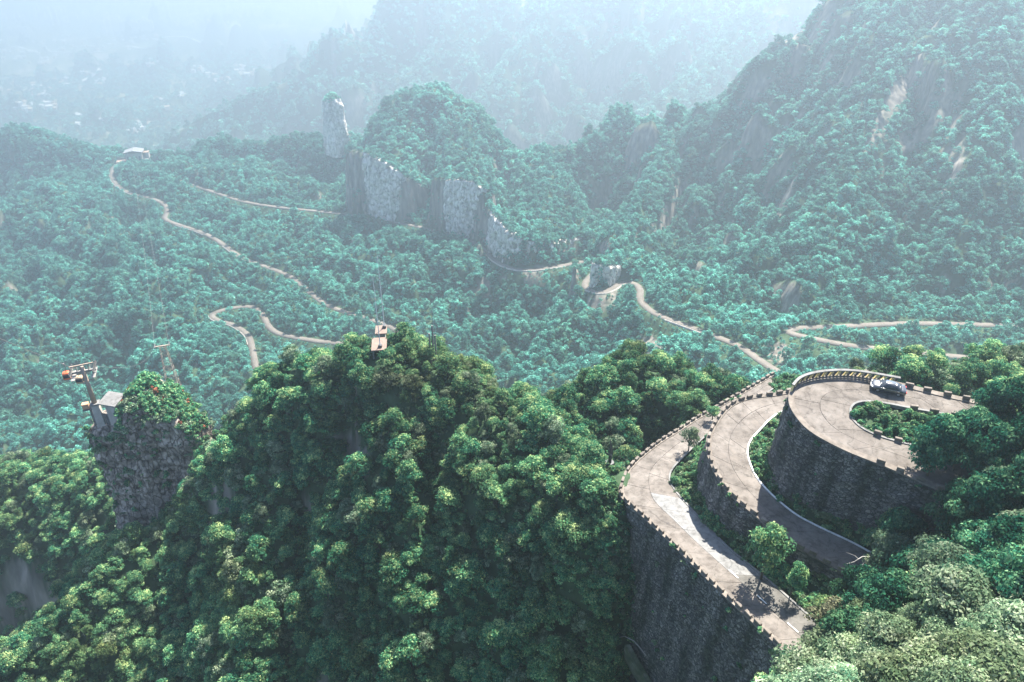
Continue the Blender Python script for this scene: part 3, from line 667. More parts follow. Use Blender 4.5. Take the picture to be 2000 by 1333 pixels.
CLOSE_K = [tree_kind('close%d' % i, 200 + i, m, 3.6, h, z, nl * 4, 8000, 0.40, .55) for i, (m, h, z, nl) in enumerate([
    (M['leaf_shaded'], 5.6, 2.2, 20), (M['leaf_shaded'], 4.8, 1.8, 18), (M['leaf_pale'], 5.2, 2.0, 22), (M['leaf_pale'], 4.6, 1.8, 18)])]
DRY_K = tree_kind('dry', 250, M['leaf_dry'], 2.6, 4.2, 1.6, 12, 1300, 0.36)
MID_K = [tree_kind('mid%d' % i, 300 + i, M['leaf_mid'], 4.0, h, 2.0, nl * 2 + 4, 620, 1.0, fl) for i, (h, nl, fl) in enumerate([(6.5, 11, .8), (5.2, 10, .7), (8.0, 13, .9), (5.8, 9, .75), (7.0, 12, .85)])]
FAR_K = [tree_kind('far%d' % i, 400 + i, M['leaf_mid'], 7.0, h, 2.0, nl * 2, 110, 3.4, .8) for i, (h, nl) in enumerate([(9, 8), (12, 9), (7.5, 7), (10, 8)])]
SHRUB_K = [tree_kind('shrub%d' % i, 500 + i, m, 1.0, 1.2, 0.1, 7, 260, 0.34, .8) for i, m in enumerate([M['leaf_near'], M['leaf_near'], M['leaf_pale'], M['leaf_near']])]
RED_K = tree_kind('red', 560, M['leaf_red'], 1.0, 1.2, 0.1, 6, 160, 0.3)

def frames0(pl):
    d = np.gradient(pl[:, :2], axis=0); d /= np.linalg.norm(d, axis=1)[:, None] + 1e-9
    return d, np.stack([d[:, 1], -d[:, 0]], 1)
# --- where trees stand
HALF = np.radians(np.interp(RR, [60, 160, 400], [56, 49, 42]))
CELL = RR * DAZ * dr * np.clip(np.sqrt(1 + SLOPE ** 2), 1, 3.2)
def scatter(rmin, rmax, per_area, rmul=1.0, extra=None):
    m = (RR >= rmin) & (RR < rmax) & (np.abs(AA) < HALF) & VIS
    if extra is not None: m &= extra
    w = np.where(m, CELL * per_area, 0); w[-1] = 0; w[:, -1] = 0
    n = rng.poisson(w.ravel()); cell = np.repeat(np.arange(n.size), n)
    i, j = np.unravel_index(cell, RR.shape)
    u, v = rng.uniform(size=len(i)), rng.uniform(size=len(i))
    r = rad[i] + u * (rad[np.minimum(i + 1, nr - 1)] - rad[i]); a = az[j] + v * DAZ
    X, Y = r * np.sin(a), r * np.cos(a)
    Z = sample_z(X, Y)
    rk_ = ROCK[i, j]
    keep = rng.uniform(size=len(X)) > rk_ * 1.1
    return np.stack([X, Y, Z], 1)[keep]
def thin(P, rmin_fn):
    """drop points too close to an earlier kept one (grid hash)"""
    cs = 2.0; grid = {}; keep = []
    for i, (x, y, z) in enumerate(P):
        d = rmin_fn(x, y); n = int(d / cs) + 1; gx, gy = int(x // cs), int(y // cs); ok = True
        for a in range(gx - n, gx + n + 1):
            for b in range(gy - n, gy + n + 1):
                for q in grid.get((a, b), ()):
                    if (P[q, 0] - x) ** 2 + (P[q, 1] - y) ** 2 + ((P[q, 2] - z) * .8) ** 2 < d * d: ok = False; break
                if not ok: break
            if not ok: break
        if ok: grid.setdefault((gx, gy), []).append(i); keep.append(i)
    return P[keep]
LANES = [np.vstack([o, i[::-1]])[:, :2] for o, i in ((A_out, A_in), (B_out, B_in), (C_out, C_in))]
def lane_dist(P2):
    d = np.full(len(P2), 1e9)
    for o, i in ((A_out, A_in), (B_out, B_in), (C_out, C_in)):
        d = np.minimum(d, np.minimum(poly_dist(P2, o)[0], poly_dist(P2, i)[0]))
    for l in LANES: d[in_poly(P2, l)] = 0
    return d
VIEW_ROAD = np.array([(1200, 950), (1212, 915), (1300, 850), (1395, 795), (1440, 768), (1535, 755), (1548, 712), (1700, 705), (1850, 755), (1815, 800), (1790, 860), (1790, 905), (1745, 940), (1690, 960), (1665, 1000), (1705, 1050), (1735, 1100), (1718, 1185), (1640, 1168), (1565, 1118), (1480, 990), (1440, 1060), (1530, 1130), (1610, 1195), (1600, 1235), (1500, 1262), (1440, 1300), (1395, 1340), (1320, 1340), (1205, 1245)], float)
# keep the roads in sight (trees there are cut back along a road): sample points along far roads and their viewer side
kdr = KDTree(len(far_pl[0]) * 4); kk = 0
for p_ in far_pl[0]:
    u_ = -p_[:2] / np.hypot(*p_[:2])
    for t_ in (0, 5, 10, 15):
        kdr.insert((p_[0] + u_[0] * t_, p_[1] + u_[1] * t_, 0), kk); kk += 1
kdr.balance()
def road_clear(P, k):
    out = np.ones(len(P), bool)
    r = np.hypot(P[:, 0], P[:, 1])
    for i in np.nonzero((r > 250) & (r < 1500))[0]:
        co, ix, d = kdr.find((P[i, 0], P[i, 1], 0))
        t = (ix % 4) * 4
        if d < ROAD_HW + 2.2 + (0 if t == 0 else -0.5): out[i] = (sample_hash(P[i]) < 0.05) and d > ROAD_HW + 1.0
    return out
def sample_hash(p): return abs(math.sin(p[0] * 12.9898 + p[1] * 78.233) * 43758.5453) % 1.0
CLEARINGS = []          # (polygon in plan) kept free, filled by things below
_dk = at(742, 690, 163); CLEARINGS += [((_dk[0], _dk[1] + k_), 3.2) for k_ in (-5.5, -3, 0, 3, 6)]
_sp = on_terrace(1190, 908, ZC); CLEARINGS += [((_sp[0], _sp[1]), 2.2), ((_sp[0] - 1, _sp[1] - 2.5), 2.0)]
def clear_of(P, k=1.0):
    ok = np.ones(len(P), bool)
    for c, r in CLEARINGS: ok &= np.hypot(P[:, 0] - c[0], P[:, 1] - c[1]) > r * k
    return ok

# near trees
Pn = scatter(20, 330, 1 / 4.0)
Pn = Pn[clear_of(Pn)]
ld = lane_dist(Pn[:, :2])
inPC = in_poly(Pn[:, :2], PC)
Pn, inPC, ld = Pn[ld > 1.6], inPC[ld > 1.6], ld[ld > 1.6]
ia = in_poly(Pn[:, :2], PA); ib = in_poly(Pn[:, :2], PB)
floor_z = np.where(ia, tz(ZA, Pn[:, 0], Pn[:, 1]), np.where(ib, tz(ZB, Pn[:, 0], Pn[:, 1]), tz(ZC, Pn[:, 0], Pn[:, 1])))
sx_, sy_, sd_ = project(Pn)
wood = np.where(ia, sx_ > 1800, np.where(ib, sx_ > 1700, sx_ > 1650))
strip = inPC & (Pn[:, 2] < floor_z + 2.6) & ~wood
Pn = Pn[~strip]
Pn = thin(Pn, lambda x, y: 1.85)
sc_n = 0.42 + 0.62 * rng.uniform(0, 1, len(Pn)) ** 1.6
px, py, dd_ = project(Pn + np.array([0, 0, 3.0]))
blk = in_poly(np.stack([px, py], 1), VIEW_ROAD) & (dd_ < 150)
edge_px = 14
for ox, oy in ((edge_px, 0), (-edge_px, 0), (0, edge_px), (0, -edge_px)):
    blk |= in_poly(np.stack([px + ox, py + oy], 1), VIEW_ROAD) & (dd_ < 110)
Pn, sc_n, dd_, px, py = Pn[~blk], sc_n[~blk], dd_[~blk], px[~blk], py[~blk]
close = (dd_ < 84)
kind_n = rng.choice(7, len(Pn), p=[.2, .19, .15, .17, .17, .06, .06])
kind_c = rng.choice(4, len(Pn), p=[.36, .34, .15, .15])
kind_c = np.where((py > 1180) & close, np.where(kind_c < 2, kind_c % 2 + 2, kind_c), kind_c)
sc_n = np.where(close, sc_n * 1.1, sc_n)
# crest of the central hill and the hill behind it: paler, smaller trees
def visible(P, h=4.0):
    r = np.hypot(P[:, 0], P[:, 1]); a = np.arctan2(P[:, 0], P[:, 1])
    i = np.clip(np.searchsorted(rad, r) - 2, 0, nr - 1); j = np.clip(((a - AZ0) / DAZ).astype(int), 0, na - 1)
    return np.arctan2(P[:, 2] + h, r) > vis_max[i, j] - 0.002
in_frame = (px > -30) & (px < 2030) & (py > -30) & (py < 1400)
appar = np.where(visible(Pn) & in_frame, sc_n / dd_, 0)
order = np.argsort(-appar)
ind = np.zeros(len(Pn), bool); ind[order[:250]] = True
def central_label(x, z, qx, pale):
    zone = ('along the sunlit crest' if z > -97 else 'on the steep upper face' if z > -122 else 'low on the shaded face') + (' near the two thin masts' if qx < 800 else ' towards the boulders')
    return ('pale' if pale else 'green') + ' tree ' + zone + ' of the central hill', ('pale trees ' if pale else 'trees ') + zone + ' of the central hill'
def region(P, pale):
    x, y, z = P
    qx, qy, d = project(np.array([x, y, z + 3]))
    if d < 84 or (qx > 1560 and d < 125): return ('leafy tree in the dense wood that swallows the ends of the hairpin roads', 'trees in the wood beside the hairpins') if not pale else ('pale silvery-green tree in the wood that swallows the ends of the hairpin roads', 'pale trees in the wood beside the hairpins')
    if qx > 1130 and qy < 880: return ('leafy tree on the small knoll behind the middle hairpin', 'trees on the knoll')
    if qx < 470: return ('leafy tree on or below the crag that carries the cable car pylon', 'trees around the pylon crag')
    return central_label(x, z, qx, pale)
def place_tree(k, P, s, rz, label, group, name='broadleaf_tree', sz=None):
    r = empty(name, tuple(P), rz); r.scale = (s, s, sz or s)
    link('trunk', k.trunk, r); link('crown', k.crown, r)
    return tag(r, label, 'tree', group)
for i in np.nonzero(ind)[0]:
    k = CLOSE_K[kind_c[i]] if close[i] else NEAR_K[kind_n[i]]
    pale = (close[i] and kind_c[i] >= 2) or (not close[i] and kind_n[i] >= 5)
    lb, gp = region(Pn[i], pale)
    place_tree(k, Pn[i], sc_n[i], rng.uniform(0, 6.28), lb, gp, sz=sc_n[i] * rng.uniform(.85, 1.15))

# --- the remaining forest as stuff: points that carry copies of the tree kinds
def forest(name, P, scale, kid, kinds):
    col = bpy.data.collections.new('kinds_' + name)
    for q, k in enumerate(kinds):
        V = np.empty(len(k.crown.vertices) * 3, np.float32); k.crown.vertices.foreach_get('co', V)
        o = bpy.data.objects.new('%s_kind_%02d' % (name, q), k.crown); col.objects.link(o)
    me = bpy.data.meshes.new(name)
    me.vertices.add(len(P)); me.vertices.foreach_set('co', P.astype(np.float32).ravel())
    def attr(n, t, arr, key):
        a = me.attributes.new(n, t, 'POINT'); a.data.foreach_set(key, np.ascontiguousarray(arr).ravel())
    rot = np.zeros((len(P), 3), np.float32); rot[:, 2] = rng.uniform(0, 6.283, len(P)); rot[:, :2] = rng.normal(0, 0.08, (len(P), 2))
    sc3 = np.repeat(scale[:, None], 3, 1).astype(np.float32); sc3[:, 2] *= rng.uniform(.8, 1.25, len(P))
    attr('rot', 'FLOAT_VECTOR', rot, 'vector'); attr('size', 'FLOAT_VECTOR', sc3, 'vector'); attr('kid', 'INT', kid.astype(np.int32), 'value')
    o = link(name, me)
    ng = bpy.data.node_groups.new('forest_' + name, 'GeometryNodeTree')
    ng.interface.new_socket('Geometry', in_out='INPUT', socket_type='NodeSocketGeometry')
    ng.interface.new_socket('Geometry', in_out='OUTPUT', socket_type='NodeSocketGeometry')
    gi, go = ng.nodes.new('NodeGroupInput'), ng.nodes.new('NodeGroupOutput')
    ci = ng.nodes.new('GeometryNodeCollectionInfo'); ci.inputs[0].default_value = col; ci.inputs[1].default_value = True; ci.inputs[2].default_value = True
    ip = ng.nodes.new('GeometryNodeInstanceOnPoints'); ip.inputs['Pick Instance'].default_value = True
    def na_(n, t):
        x = ng.nodes.new('GeometryNodeInputNamedAttribute'); x.data_type = t; x.inputs[0].default_value = n; return x.outputs[0]
    ln = ng.links.new
    ln(gi.outputs[0], ip.inputs['Points']); ln(ci.outputs[0], ip.inputs['Instance'])
    ln(na_('kid', 'INT'), ip.inputs['Instance Index']); ln(na_('rot', 'FLOAT_VECTOR'), ip.inputs['Rotation']); ln(na_('size', 'FLOAT_VECTOR'), ip.inputs['Scale'])
    ln(ip.outputs[0], go.inputs[0])
    md = o.modifiers.new('forest', 'NODES'); md.node_group = ng
    return tag(o, kind='stuff')
rest = ~ind
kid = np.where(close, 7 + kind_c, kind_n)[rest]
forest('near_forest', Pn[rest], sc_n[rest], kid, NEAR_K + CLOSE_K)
# middle distance
Pm = scatter(330, 1750, 1 / 20.0)
Pm = Pm[clear_of(Pm) & road_clear(Pm, 3)]
s_m = 0.38 + 0.95 * rng.uniform(0, 1, len(Pm)) ** 1.8
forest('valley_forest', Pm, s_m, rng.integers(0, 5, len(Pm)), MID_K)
Pf = scatter(1750, 5200, 1 / 260.0)
onp = PLAIN[np.clip(np.searchsorted(rad, np.hypot(Pf[:, 0], Pf[:, 1])) - 1, 0, nr - 1), np.clip(((np.arctan2(Pf[:, 0], Pf[:, 1]) - AZ0) / DAZ).astype(int), 0, na - 1)]
Pf = Pf[rng.uniform(size=len(Pf)) > onp * 0.9]
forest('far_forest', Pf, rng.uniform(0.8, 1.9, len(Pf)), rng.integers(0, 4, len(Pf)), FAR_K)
# low scrub on the verges of the far road
vg = []
for p_, q_ in zip(far_pl[0][::1], frames0(far_pl[0])[1][::1]):
    for sgn_ in (-1, 1):
        for k_ in range(3):
            w_ = ROAD_HW + 1.6 + rng.uniform(0, 15); vg.append((p_[0] + q_[0] * sgn_ * w_ + rng.uniform(-2, 2), p_[1] + q_[1] * sgn_ * w_ + rng.uniform(-2, 2)))
vg = np.array(vg)
kd1 = KDTree(len(far_pl[0]))
for i_, p_ in enumerate(far_pl[0]): kd1.insert((p_[0], p_[1], 0), i_)
kd1.balance()
vg = vg[[kd1.find((x_, y_, 0))[2] > ROAD_HW + 1.5 for x_, y_ in vg]]
vz = sample_z(vg[:, 0], vg[:, 1])
forest('roadside_scrub', np.c_[vg, vz - .3], rng.uniform(.3, .62, len(vg)) * .62, rng.integers(0, 5, len(vg)), MID_K)
# undergrowth: shrubs between the trees and on the strips beside the roads
Ps = scatter(20, 200, 1 / 2.2)
Ps = Ps[clear_of(Ps, .35)]
ld = lane_dist(Ps[:, :2]); Ps = Ps[ld > 0.75]
Px = scatter(60, 150, 1 / 0.55); Px = Px[in_poly(Px[:, :2], PC)]; Px = Px[(lane_dist(Px[:, :2]) > 0.6) & clear_of(Px)]
Ps = np.vstack([Ps, Px])
Pw_ = scatter(50, 128, 1 / 0.7); wx_ = project(Pw_)[0]; Pw_ = Pw_[(wx_ > 1150) & ~in_poly(Pw_[:, :2], PC)]; Pw_ = Pw_[(lane_dist(Pw_[:, :2]) > .9) & clear_of(Pw_, .35)]
Ps = np.vstack([Ps, Pw_])
forest('undergrowth', Ps, rng.uniform(0.45, 1.15, len(Ps)), rng.integers(0, 4, len(Ps)), SHRUB_K)
print('TREES', len(Pn), len(Pm), len(Pf), len(Ps))


# ------------------------------------------------------------------ near roads: concrete slabs, kerbs, walls, guard blocks
def stone_wall_material(name, c0, c1, cell):
    m, nt, out = nodes_mat(name); L = nt.links.new
    p = N(nt, 'ShaderNodeBsdfPrincipled'); p.inputs['Roughness'].default_value = 0.95; p.inputs['Specular IOR Level'].default_value = 0.15; L(p.outputs[0], out.inputs[0])
    g = N(nt, 'ShaderNodeNewGeometry')
    mp = N(nt, 'ShaderNodeMapping'); mp.inputs['Scale'].default_value = (cell, cell, cell * 1.5); L(g.outputs['Position'], mp.inputs[0])
    v = N(nt, 'ShaderNodeTexVoronoi'); v.inputs['Scale'].default_value = 1.0; L(mp.outputs[0], v.inputs[0])
    ve = N(nt, 'ShaderNodeTexVoronoi', feature='DISTANCE_TO_EDGE'); ve.inputs['Scale'].default_value = 1.0; L(mp.outputs[0], ve.inputs[0])
    sp = N(nt, 'ShaderNodeSeparateColor'); L(v.outputs['Color'], sp.inputs[0])
    r = ramp(nt, [(0.0, c0), (0.6, tuple((a + b) / 2 for a, b in zip(c0, c1))), (1.0, c1)]); L(sp.outputs[0], r.inputs[0])
    n = N(nt, 'ShaderNodeTexNoise'); n.inputs['Scale'].default_value = 0.12; n.inputs['Detail'].default_value = 6; L(g.outputs['Position'], n.inputs[0])
    ms_ = N(nt, 'ShaderNodeMapping'); ms_.inputs['Scale'].default_value = (0.5, 0.5, 0.06); L(g.outputs['Position'], ms_.inputs[0]); n.inputs['Scale'].default_value = 1.0; L(ms_.outputs[0], n.inputs[0])
    st = ramp(nt, [(0.34, (0.42, 0.5, 0.42)), (0.5, (0.95, 0.95, 0.93)), (0.66, (1.5, 1.46, 1.4))]); L(n.outputs[0], st.inputs[0])
    mul = N(nt, 'ShaderNodeMix', data_type='RGBA', blend_type='MULTIPLY'); mul.inputs[0].default_value = 1.0; L(r.outputs[0], mul.inputs[6]); L(st.outputs[0], mul.inputs[7])
    ed = N(nt, 'ShaderNodeMapRange'); ed.inputs['From Max'].default_value = 0.09; L(ve.outputs[0], ed.inputs[0])
    mx = N(nt, 'ShaderNodeMix', data_type='RGBA'); L(ed.outputs[0], mx.inputs[0]); mx.inputs[6].default_value = (0.035, 0.033, 0.03, 1); L(mul.outputs[2], mx.inputs[7]); L(mx.outputs[2], p.inputs['Base Color'])
    b = N(nt, 'ShaderNodeBump'); b.inputs['Strength'].default_value = 1.0; b.inputs['Distance'].default_value = 0.18; L(ed.outputs[0], b.inputs['Height']); L(b.outputs[0], p.inputs['Normal'])
    return m
M['stone_wall'] = stone_wall_material('stone_wall', (0.05, 0.052, 0.055), (0.17, 0.165, 0.16), 1.9)
def frames(pl):
    d = np.gradient(pl[:, :2], axis=0); d /= np.linalg.norm(d, axis=1)[:, None] + 1e-9
    return d, np.stack([d[:, 1], -d[:, 0]], 1)
def hairpin(key, out_pl, in_pl, z, label_road):
    n = int(np.linalg.norm(np.diff(out_pl, axis=0), axis=1).sum() / 1.0)
    o = resample(out_pl, n=n); i = resample(in_pl, n=n)
    # match the two edges by nearest progress so that joints run across the road
    T = np.linspace(0, 1, n)
    mid = (o + i) / 2
    ro = empty('road', tuple(mid[n // 2])); ro['kind'] = 'structure'
    base = MB(); vs = np.vstack([o, i]); vs[:, 2] = tz(z, vs[:, 0], vs[:, 1]) - 0.10
    vb = vs.copy(); vb[:, 2] -= 0.8
    allv = np.vstack([vs, vb]) - mid[n // 2]
    fs = []
    for k in range(n - 1):
        fs += [[k, k + 1, n + k + 1, n + k], [2 * n + k, 2 * n + k + 1, k + 1, k][::-1], [n + k, n + k + 1, 3 * n + k + 1, 3 * n + k]]
    link('road_bed', mesh_np('road_bed', allv, fs, M['paint_black']), ro)
    return ro, o, i, mid
def slabs(ro, o, i, z, step, lane_mats, splits=(0, 0.5, 1.0), gap=0.03, seed=1):
    g = random.Random(seed); n = len(o); org = np.array(ro.location)
    for li in range(len(splits) - 1):
        a, b = splits[li], splits[li + 1]
        k = 0
        while k < n - 1:
            k2 = min(n - 1, k + step + g.choice((-1, 0, 0, 1)))
            ks = np.linspace(k, k2, (k2 - k) + 1)
            ks[0] += gap; ks[-1] -= gap
            e1 = np.stack([np.interp(ks, np.arange(n), (o + (i - o) * a)[:, c]) for c in range(3)], 1)
            e2 = np.stack([np.interp(ks, np.arange(n), (o + (i - o) * b)[:, c]) for c in range(3)], 1)
            w = e2 - e1; wl = np.linalg.norm(w, axis=1)[:, None]
            e1 = e1 + w / wl * (gap if li else 0.0); e2 = e2 - w / wl * gap
            m = len(ks); dz = g.uniform(-.012, .012)
            top = np.vstack([e1, e2]) + [0, 0, dz]; top[:, 2] = tz(z, top[:, 0], top[:, 1]) + dz
            bot = top.copy(); bot[:, 2] -= 0.099 + dz
            V = np.vstack([top, bot]) - org; F = []
            for q in range(m - 1):
                F += [[q, q + 1, m + q + 1, m + q], [2 * m + q, 2 * m + q + 1, q + 1, q], [m + q, m + q + 1, 3 * m + q + 1, 3 * m + q]]
            F += [[0, m, 3 * m, 2 * m], [m - 1, 2 * m + m - 1, 3 * m + m - 1, 2 * m - 1]]
            mt = lane_mats(li, (k + k2) / 2 / n)
            link('slab', mesh_np('slab', V, F, mt), ro)
            k = k2
def strip_along(name, pl, off, w, zk, z0, z1, mat, parent=None, org=None):
    d, nr_ = frames(pl); org = np.zeros(3) if org is None else np.asarray(org)
    a = pl[:, :2] + nr_ * (off - w / 2); b = pl[:, :2] + nr_ * (off + w / 2); n = len(pl)
    ta, tb = tz(zk, a[:, 0], a[:, 1]), tz(zk, b[:, 0], b[:, 1])
    V = np.vstack([np.c_[a, ta + z1], np.c_[b, tb + z1], np.c_[a, ta + z0], np.c_[b, tb + z0]]) - org
    F = []
    for k in range(n - 1):
        F += [[k, k + 1, n + k + 1, n + k], [2 * n + k, 2 * n + k + 1, k + 1, k], [n + k, n + k + 1, 3 * n + k + 1, 3 * n + k]]
    F += [[0, n, 3 * n, 2 * n], [n - 1, 3 * n - 1, 4 * n - 1, 2 * n - 1]]
    return link(name, mesh_np(name, V, F, mat), parent)
def retaining_wall(pl, z, foot, label, batter=0.07):
    """rubble wall that follows the outer edge of a hairpin, slightly battered, uneven face"""
    pl = resample(pl, step=0.6); d, nr_ = frames(pl); n = len(pl)
    org = np.array([pl[n // 2][0], pl[n // 2][1], z])
    zk = z; z = tz(zk, pl[:, 0], pl[:, 1])
    ft = foot(pl)
    rows = int((z - ft).max() / 0.6) + 2
    s = np.concatenate([[0], np.cumsum(np.hypot(*np.diff(pl[:, :2], axis=0).T))])
    V = np.zeros((rows, n, 3))
    for r in range(rows):
        t = r / (rows - 1); zz = z - 0.12 - (z - 0.12 - ft) * t
        off = 0.35 + (z - zz) * batter
        ns = fbm(s / 1.1, zz / 0.9, 3) * 0.16 + fbm(s / 9, zz / 5, 2) * 0.28 * min(1, t * 6)
        ledge = 0.25 * (np.sin(zz * 1.05 + fbm(s / 20, zz * 0, 2) * 2) > 0.93)
        q = pl[:, :2] - nr_ * (off + ns + ledge)[:, None]
        V[r] = np.c_[q, zz]
    back = np.c_[pl[:, :2] + nr_ * 0.5, z - 0.12]
    VV = np.vstack([V.reshape(-1, 3), back]) - org
    ix = np.arange(rows * n).reshape(rows, n)
    Q = np.stack([ix[:-1, :-1], ix[1:, :-1], ix[1:, 1:], ix[:-1, 1:]], -1).reshape(-1, 4)
    bq = rows * n + np.arange(n)
    Q2 = np.stack([bq[:-1], ix[0, :-1], ix[0, 1:], bq[1:]], -1)
    root = empty('retaining_wall', tuple(org))
    link('masonry', mesh_np('masonry', VV, np.vstack([Q, Q2]), M['stone_wall'], True), root)
    strip_along('coping', pl, 0.0, 0.85, zk, -0.119, 0.13, M['block'], root, org)
    return tag(root, label, 'wall'), org
def rough_box(seed, size):
    g = random.Random(seed); x, y, z = size
    bm = bmesh.new(); bmesh.ops.create_cube(bm, size=1.0)
    for v in bm.verts: v.co = Vector((v.co.x * x + g.uniform(-.04, .04), v.co.y * y + g.uniform(-.04, .04), (v.co.z + .5) * z + g.uniform(-.03, .03)))
    bmesh.ops.bevel(bm, geom=bm.edges[:], offset=0.05, segments=1, affect='EDGES')
    me = bpy.data.meshes.new('guard_block'); bm.to_mesh(me); bm.free(); me.materials.append(M['block']); return me
BLOCKS = [rough_box(i, (1.05, 0.45, 0.6)) for i in range(5)]
def guard_blocks(root, org, pl, z, spacing=2.5, t0=0.0, t1=1.0, off=-0.05):
    q = resample(pl, step=0.25); d, nr_ = frames(q)
    n = len(q); k = int(n * t0)
    while k < n * t1:
        o = link('guard_block', BLOCKS[random.randrange(5)], root)
        o.location = (q[k, 0] + nr_[k, 0] * off - org[0], q[k, 1] + nr_[k, 1] * off - org[1], tz(z, q[k, 0], q[k, 1]) + 0.11 - org[2])
        o.rotation_euler = (0, 0, math.atan2(d[k, 1], d[k, 0]) + random.uniform(-.05, .05)); s = random.uniform(.88, 1.1); o.scale = (s, 1, random.uniform(.85, 1.08))
        k += int(spacing / 0.25 * random.uniform(.93, 1.07))
def weather(mat, seed):
    nt = mat.node_tree; L = nt.links.new; p = next(n for n in nt.nodes if n.type == 'BSDF_PRINCIPLED'); src = p.inputs['Base Color'].links[0].from_socket
    g = N(nt, 'ShaderNodeNewGeometry')
    v = N(nt, 'ShaderNodeTexVoronoi', feature='DISTANCE_TO_EDGE'); v.inputs['Scale'].default_value = 0.23
    nw = N(nt, 'ShaderNodeTexNoise'); nw.inputs['Scale'].default_value = 0.5; nw.inputs['Detail'].default_value = 6; L(g.outputs['Position'], nw.inputs[0])
    wp = N(nt, 'ShaderNodeVectorMath', operation='MULTIPLY_ADD'); L(nw.outputs['Color'], wp.inputs[0]); wp.inputs[1].default_value = (3.0, 3.0, 0.0); L(g.outputs['Position'], wp.inputs[2]); L(wp.outputs[0], v.inputs[0])
    ck = N(nt, 'ShaderNodeMapRange'); ck.inputs['From Max'].default_value = 0.012; ck.inputs['To Min'].default_value = 0.5; L(v.outputs[0], ck.inputs[0])
    n2 = N(nt, 'ShaderNodeTexNoise'); n2.inputs['Scale'].default_value = 0.9; n2.inputs['Detail'].default_value = 8; n2.inputs['Roughness'].default_value = 0.7; L(g.outputs['Position'], n2.inputs[0])
    st = ramp(nt, [(0.36, (0.62, 0.6, 0.58)), (0.5, (1, 1, 1)), (0.66, (1.18, 1.16, 1.14))]); L(n2.outputs[0], st.inputs[0])
    m1 = N(nt, 'ShaderNodeMix', data_type='RGBA', blend_type='MULTIPLY'); m1.inputs[0].default_value = 1.0; L(src, m1.inputs[6]); L(ck.outputs[0], m1.inputs[7])
    m2 = N(nt, 'ShaderNodeMix', data_type='RGBA', blend_type='MULTIPLY'); m2.inputs[0].default_value = 1.0; L(m1.outputs[2], m2.inputs[6]); L(st.outputs[0], m2.inputs[7]); L(m2.outputs[2], p.inputs['Base Color'])
conc = M['concrete']; weather(conc, 1)
M['concrete_cool'] = surface('concrete_cool', (0.12, 0.122, 0.122), (0.165, 0.166, 0.164), 0.3, 8, 0.8, 0.2, 0.02, fine=3.0, vary=0.04)
weather(M['concrete_cool'], 2); weather(M['asphalt'], 3)
rA, oA, iA, mA = hairpin('A', A_out, A_in, ZA, '')
slabs(rA, oA, iA, ZA, 6, lambda l, t: conc, seed=3)
rB, oB, iB, mB_ = hairpin('B', B_out, B_in, ZB, '')
slabs(rB, oB, iB, ZB, 6, lambda l, t: conc, seed=4)
rC, oC, iC, mC = hairpin('C', C_out, C_in, ZC, '')
slabs(rC, oC, iC, ZC, 6, lambda l, t: (M['asphalt'] if t < 0.27 else (M['concrete_cool'] if t < 0.5 else conc)) if l == 1 else conc, seed=5)
strip_along('kerb', iA, 0.15, 0.3, ZA, -.4, .14, M['concrete_cool'], rA, np.array(rA.location))
strip_along('kerb', iB, 0.12, 0.24, ZB, -.4, .13, M['paint_white'], rB, np.array(rB.location))
strip_along('kerb', iC, 0.15, 0.3, ZC, -.4, .10, M['concrete_cool'], rC, np.array(rC.location))
def dashes(ro, o, i, z, t0, t1, frac=0.5, every=6, ln=2):
    n = len(o); pl = o + (i - o) * frac
    for k in range(int(n * t0), int(n * t1), every):
        seg = pl[k:k + ln + 1]
        if len(seg) > 1: strip_along('lane_dash', seg, 0.22, 0.15, z, .014, .019, M['paint_white'], ro, np.array(ro.location))
dashes(rC, oC, iC, ZC, .06, .30); dashes(rB, oB, iB, ZB, .06, .2)
def foot_c(pl): return np.minimum(sample_z(pl[:, 0], pl[:, 1]), np.interp(pl[:, 0], [15, 32, 45], [-112, -126, -132])) - 1.5
wA, gA = retaining_wall(A_out, ZA, lambda p: tz(ZB, p[:, 0], p[:, 1]) - 1.5, 'tall curved stone wall under the hairpin with the parked car')
wB, gB = retaining_wall(B_out, ZB, lambda p: tz(ZC, p[:, 0], p[:, 1]) - 1.5, 'low curved stone wall under the middle hairpin')
def foot_C(pl):
    z = sample_z(pl[:, 0] * 1.0, pl[:, 1]); d_, n_ = frames(pl)
    q = pl[:, :2] - n_ * 3.0
    return np.minimum(np.clip(sample_z(q[:, 0], q[:, 1]) - 2.0, -140, -90), ZC - 3)
wC, gC = retaining_wall(C_out, ZC, foot_C, 'highest dark stone wall dropping from the lowest hairpin into the wooded gorge')
guard_blocks(wB, gB, B_out, ZB, 2.1)
guard_blocks(wC, gC, C_out, ZC, 1.9)
guard_blocks(wA, gA, A_out[:7], ZA, 2.7, 0.0, .62)
guard_blocks(wA, gA, A_out[14:], ZA, 2.7, 0.05, 1)
for k_ in (A_in[:5], A_in[6:]): guard_blocks(rA, np.array(rA.location), k_, ZA, 2.9, 0.3 if k_ is not A_in else 0, 1.0, 0.3)
# plants rooted in the walls
wp_ = []
for pl_, zk_, hh_, cnt_ in ((A_out, ZA, 11, 46), (B_out, ZB, 8, 30), (C_out, ZC, 26, 60)):
    q_ = resample(pl_, step=.5); d_, n_ = frames(q_)
    for k_ in rng.integers(0, len(q_), cnt_):
        dz_ = (rng.uniform(0, 1) ** 2.2) * hh_
        c_ = q_[k_, :2] - n_[k_] * (.45 + .07 * dz_); wp_.append((c_[0], c_[1], tz(zk_, c_[0], c_[1]) - .2 - dz_))
forest('wall_plants', np.array(wp_), rng.uniform(.3, .75, len(wp_)), rng.integers(0, 4, len(wp_)), SHRUB_K)
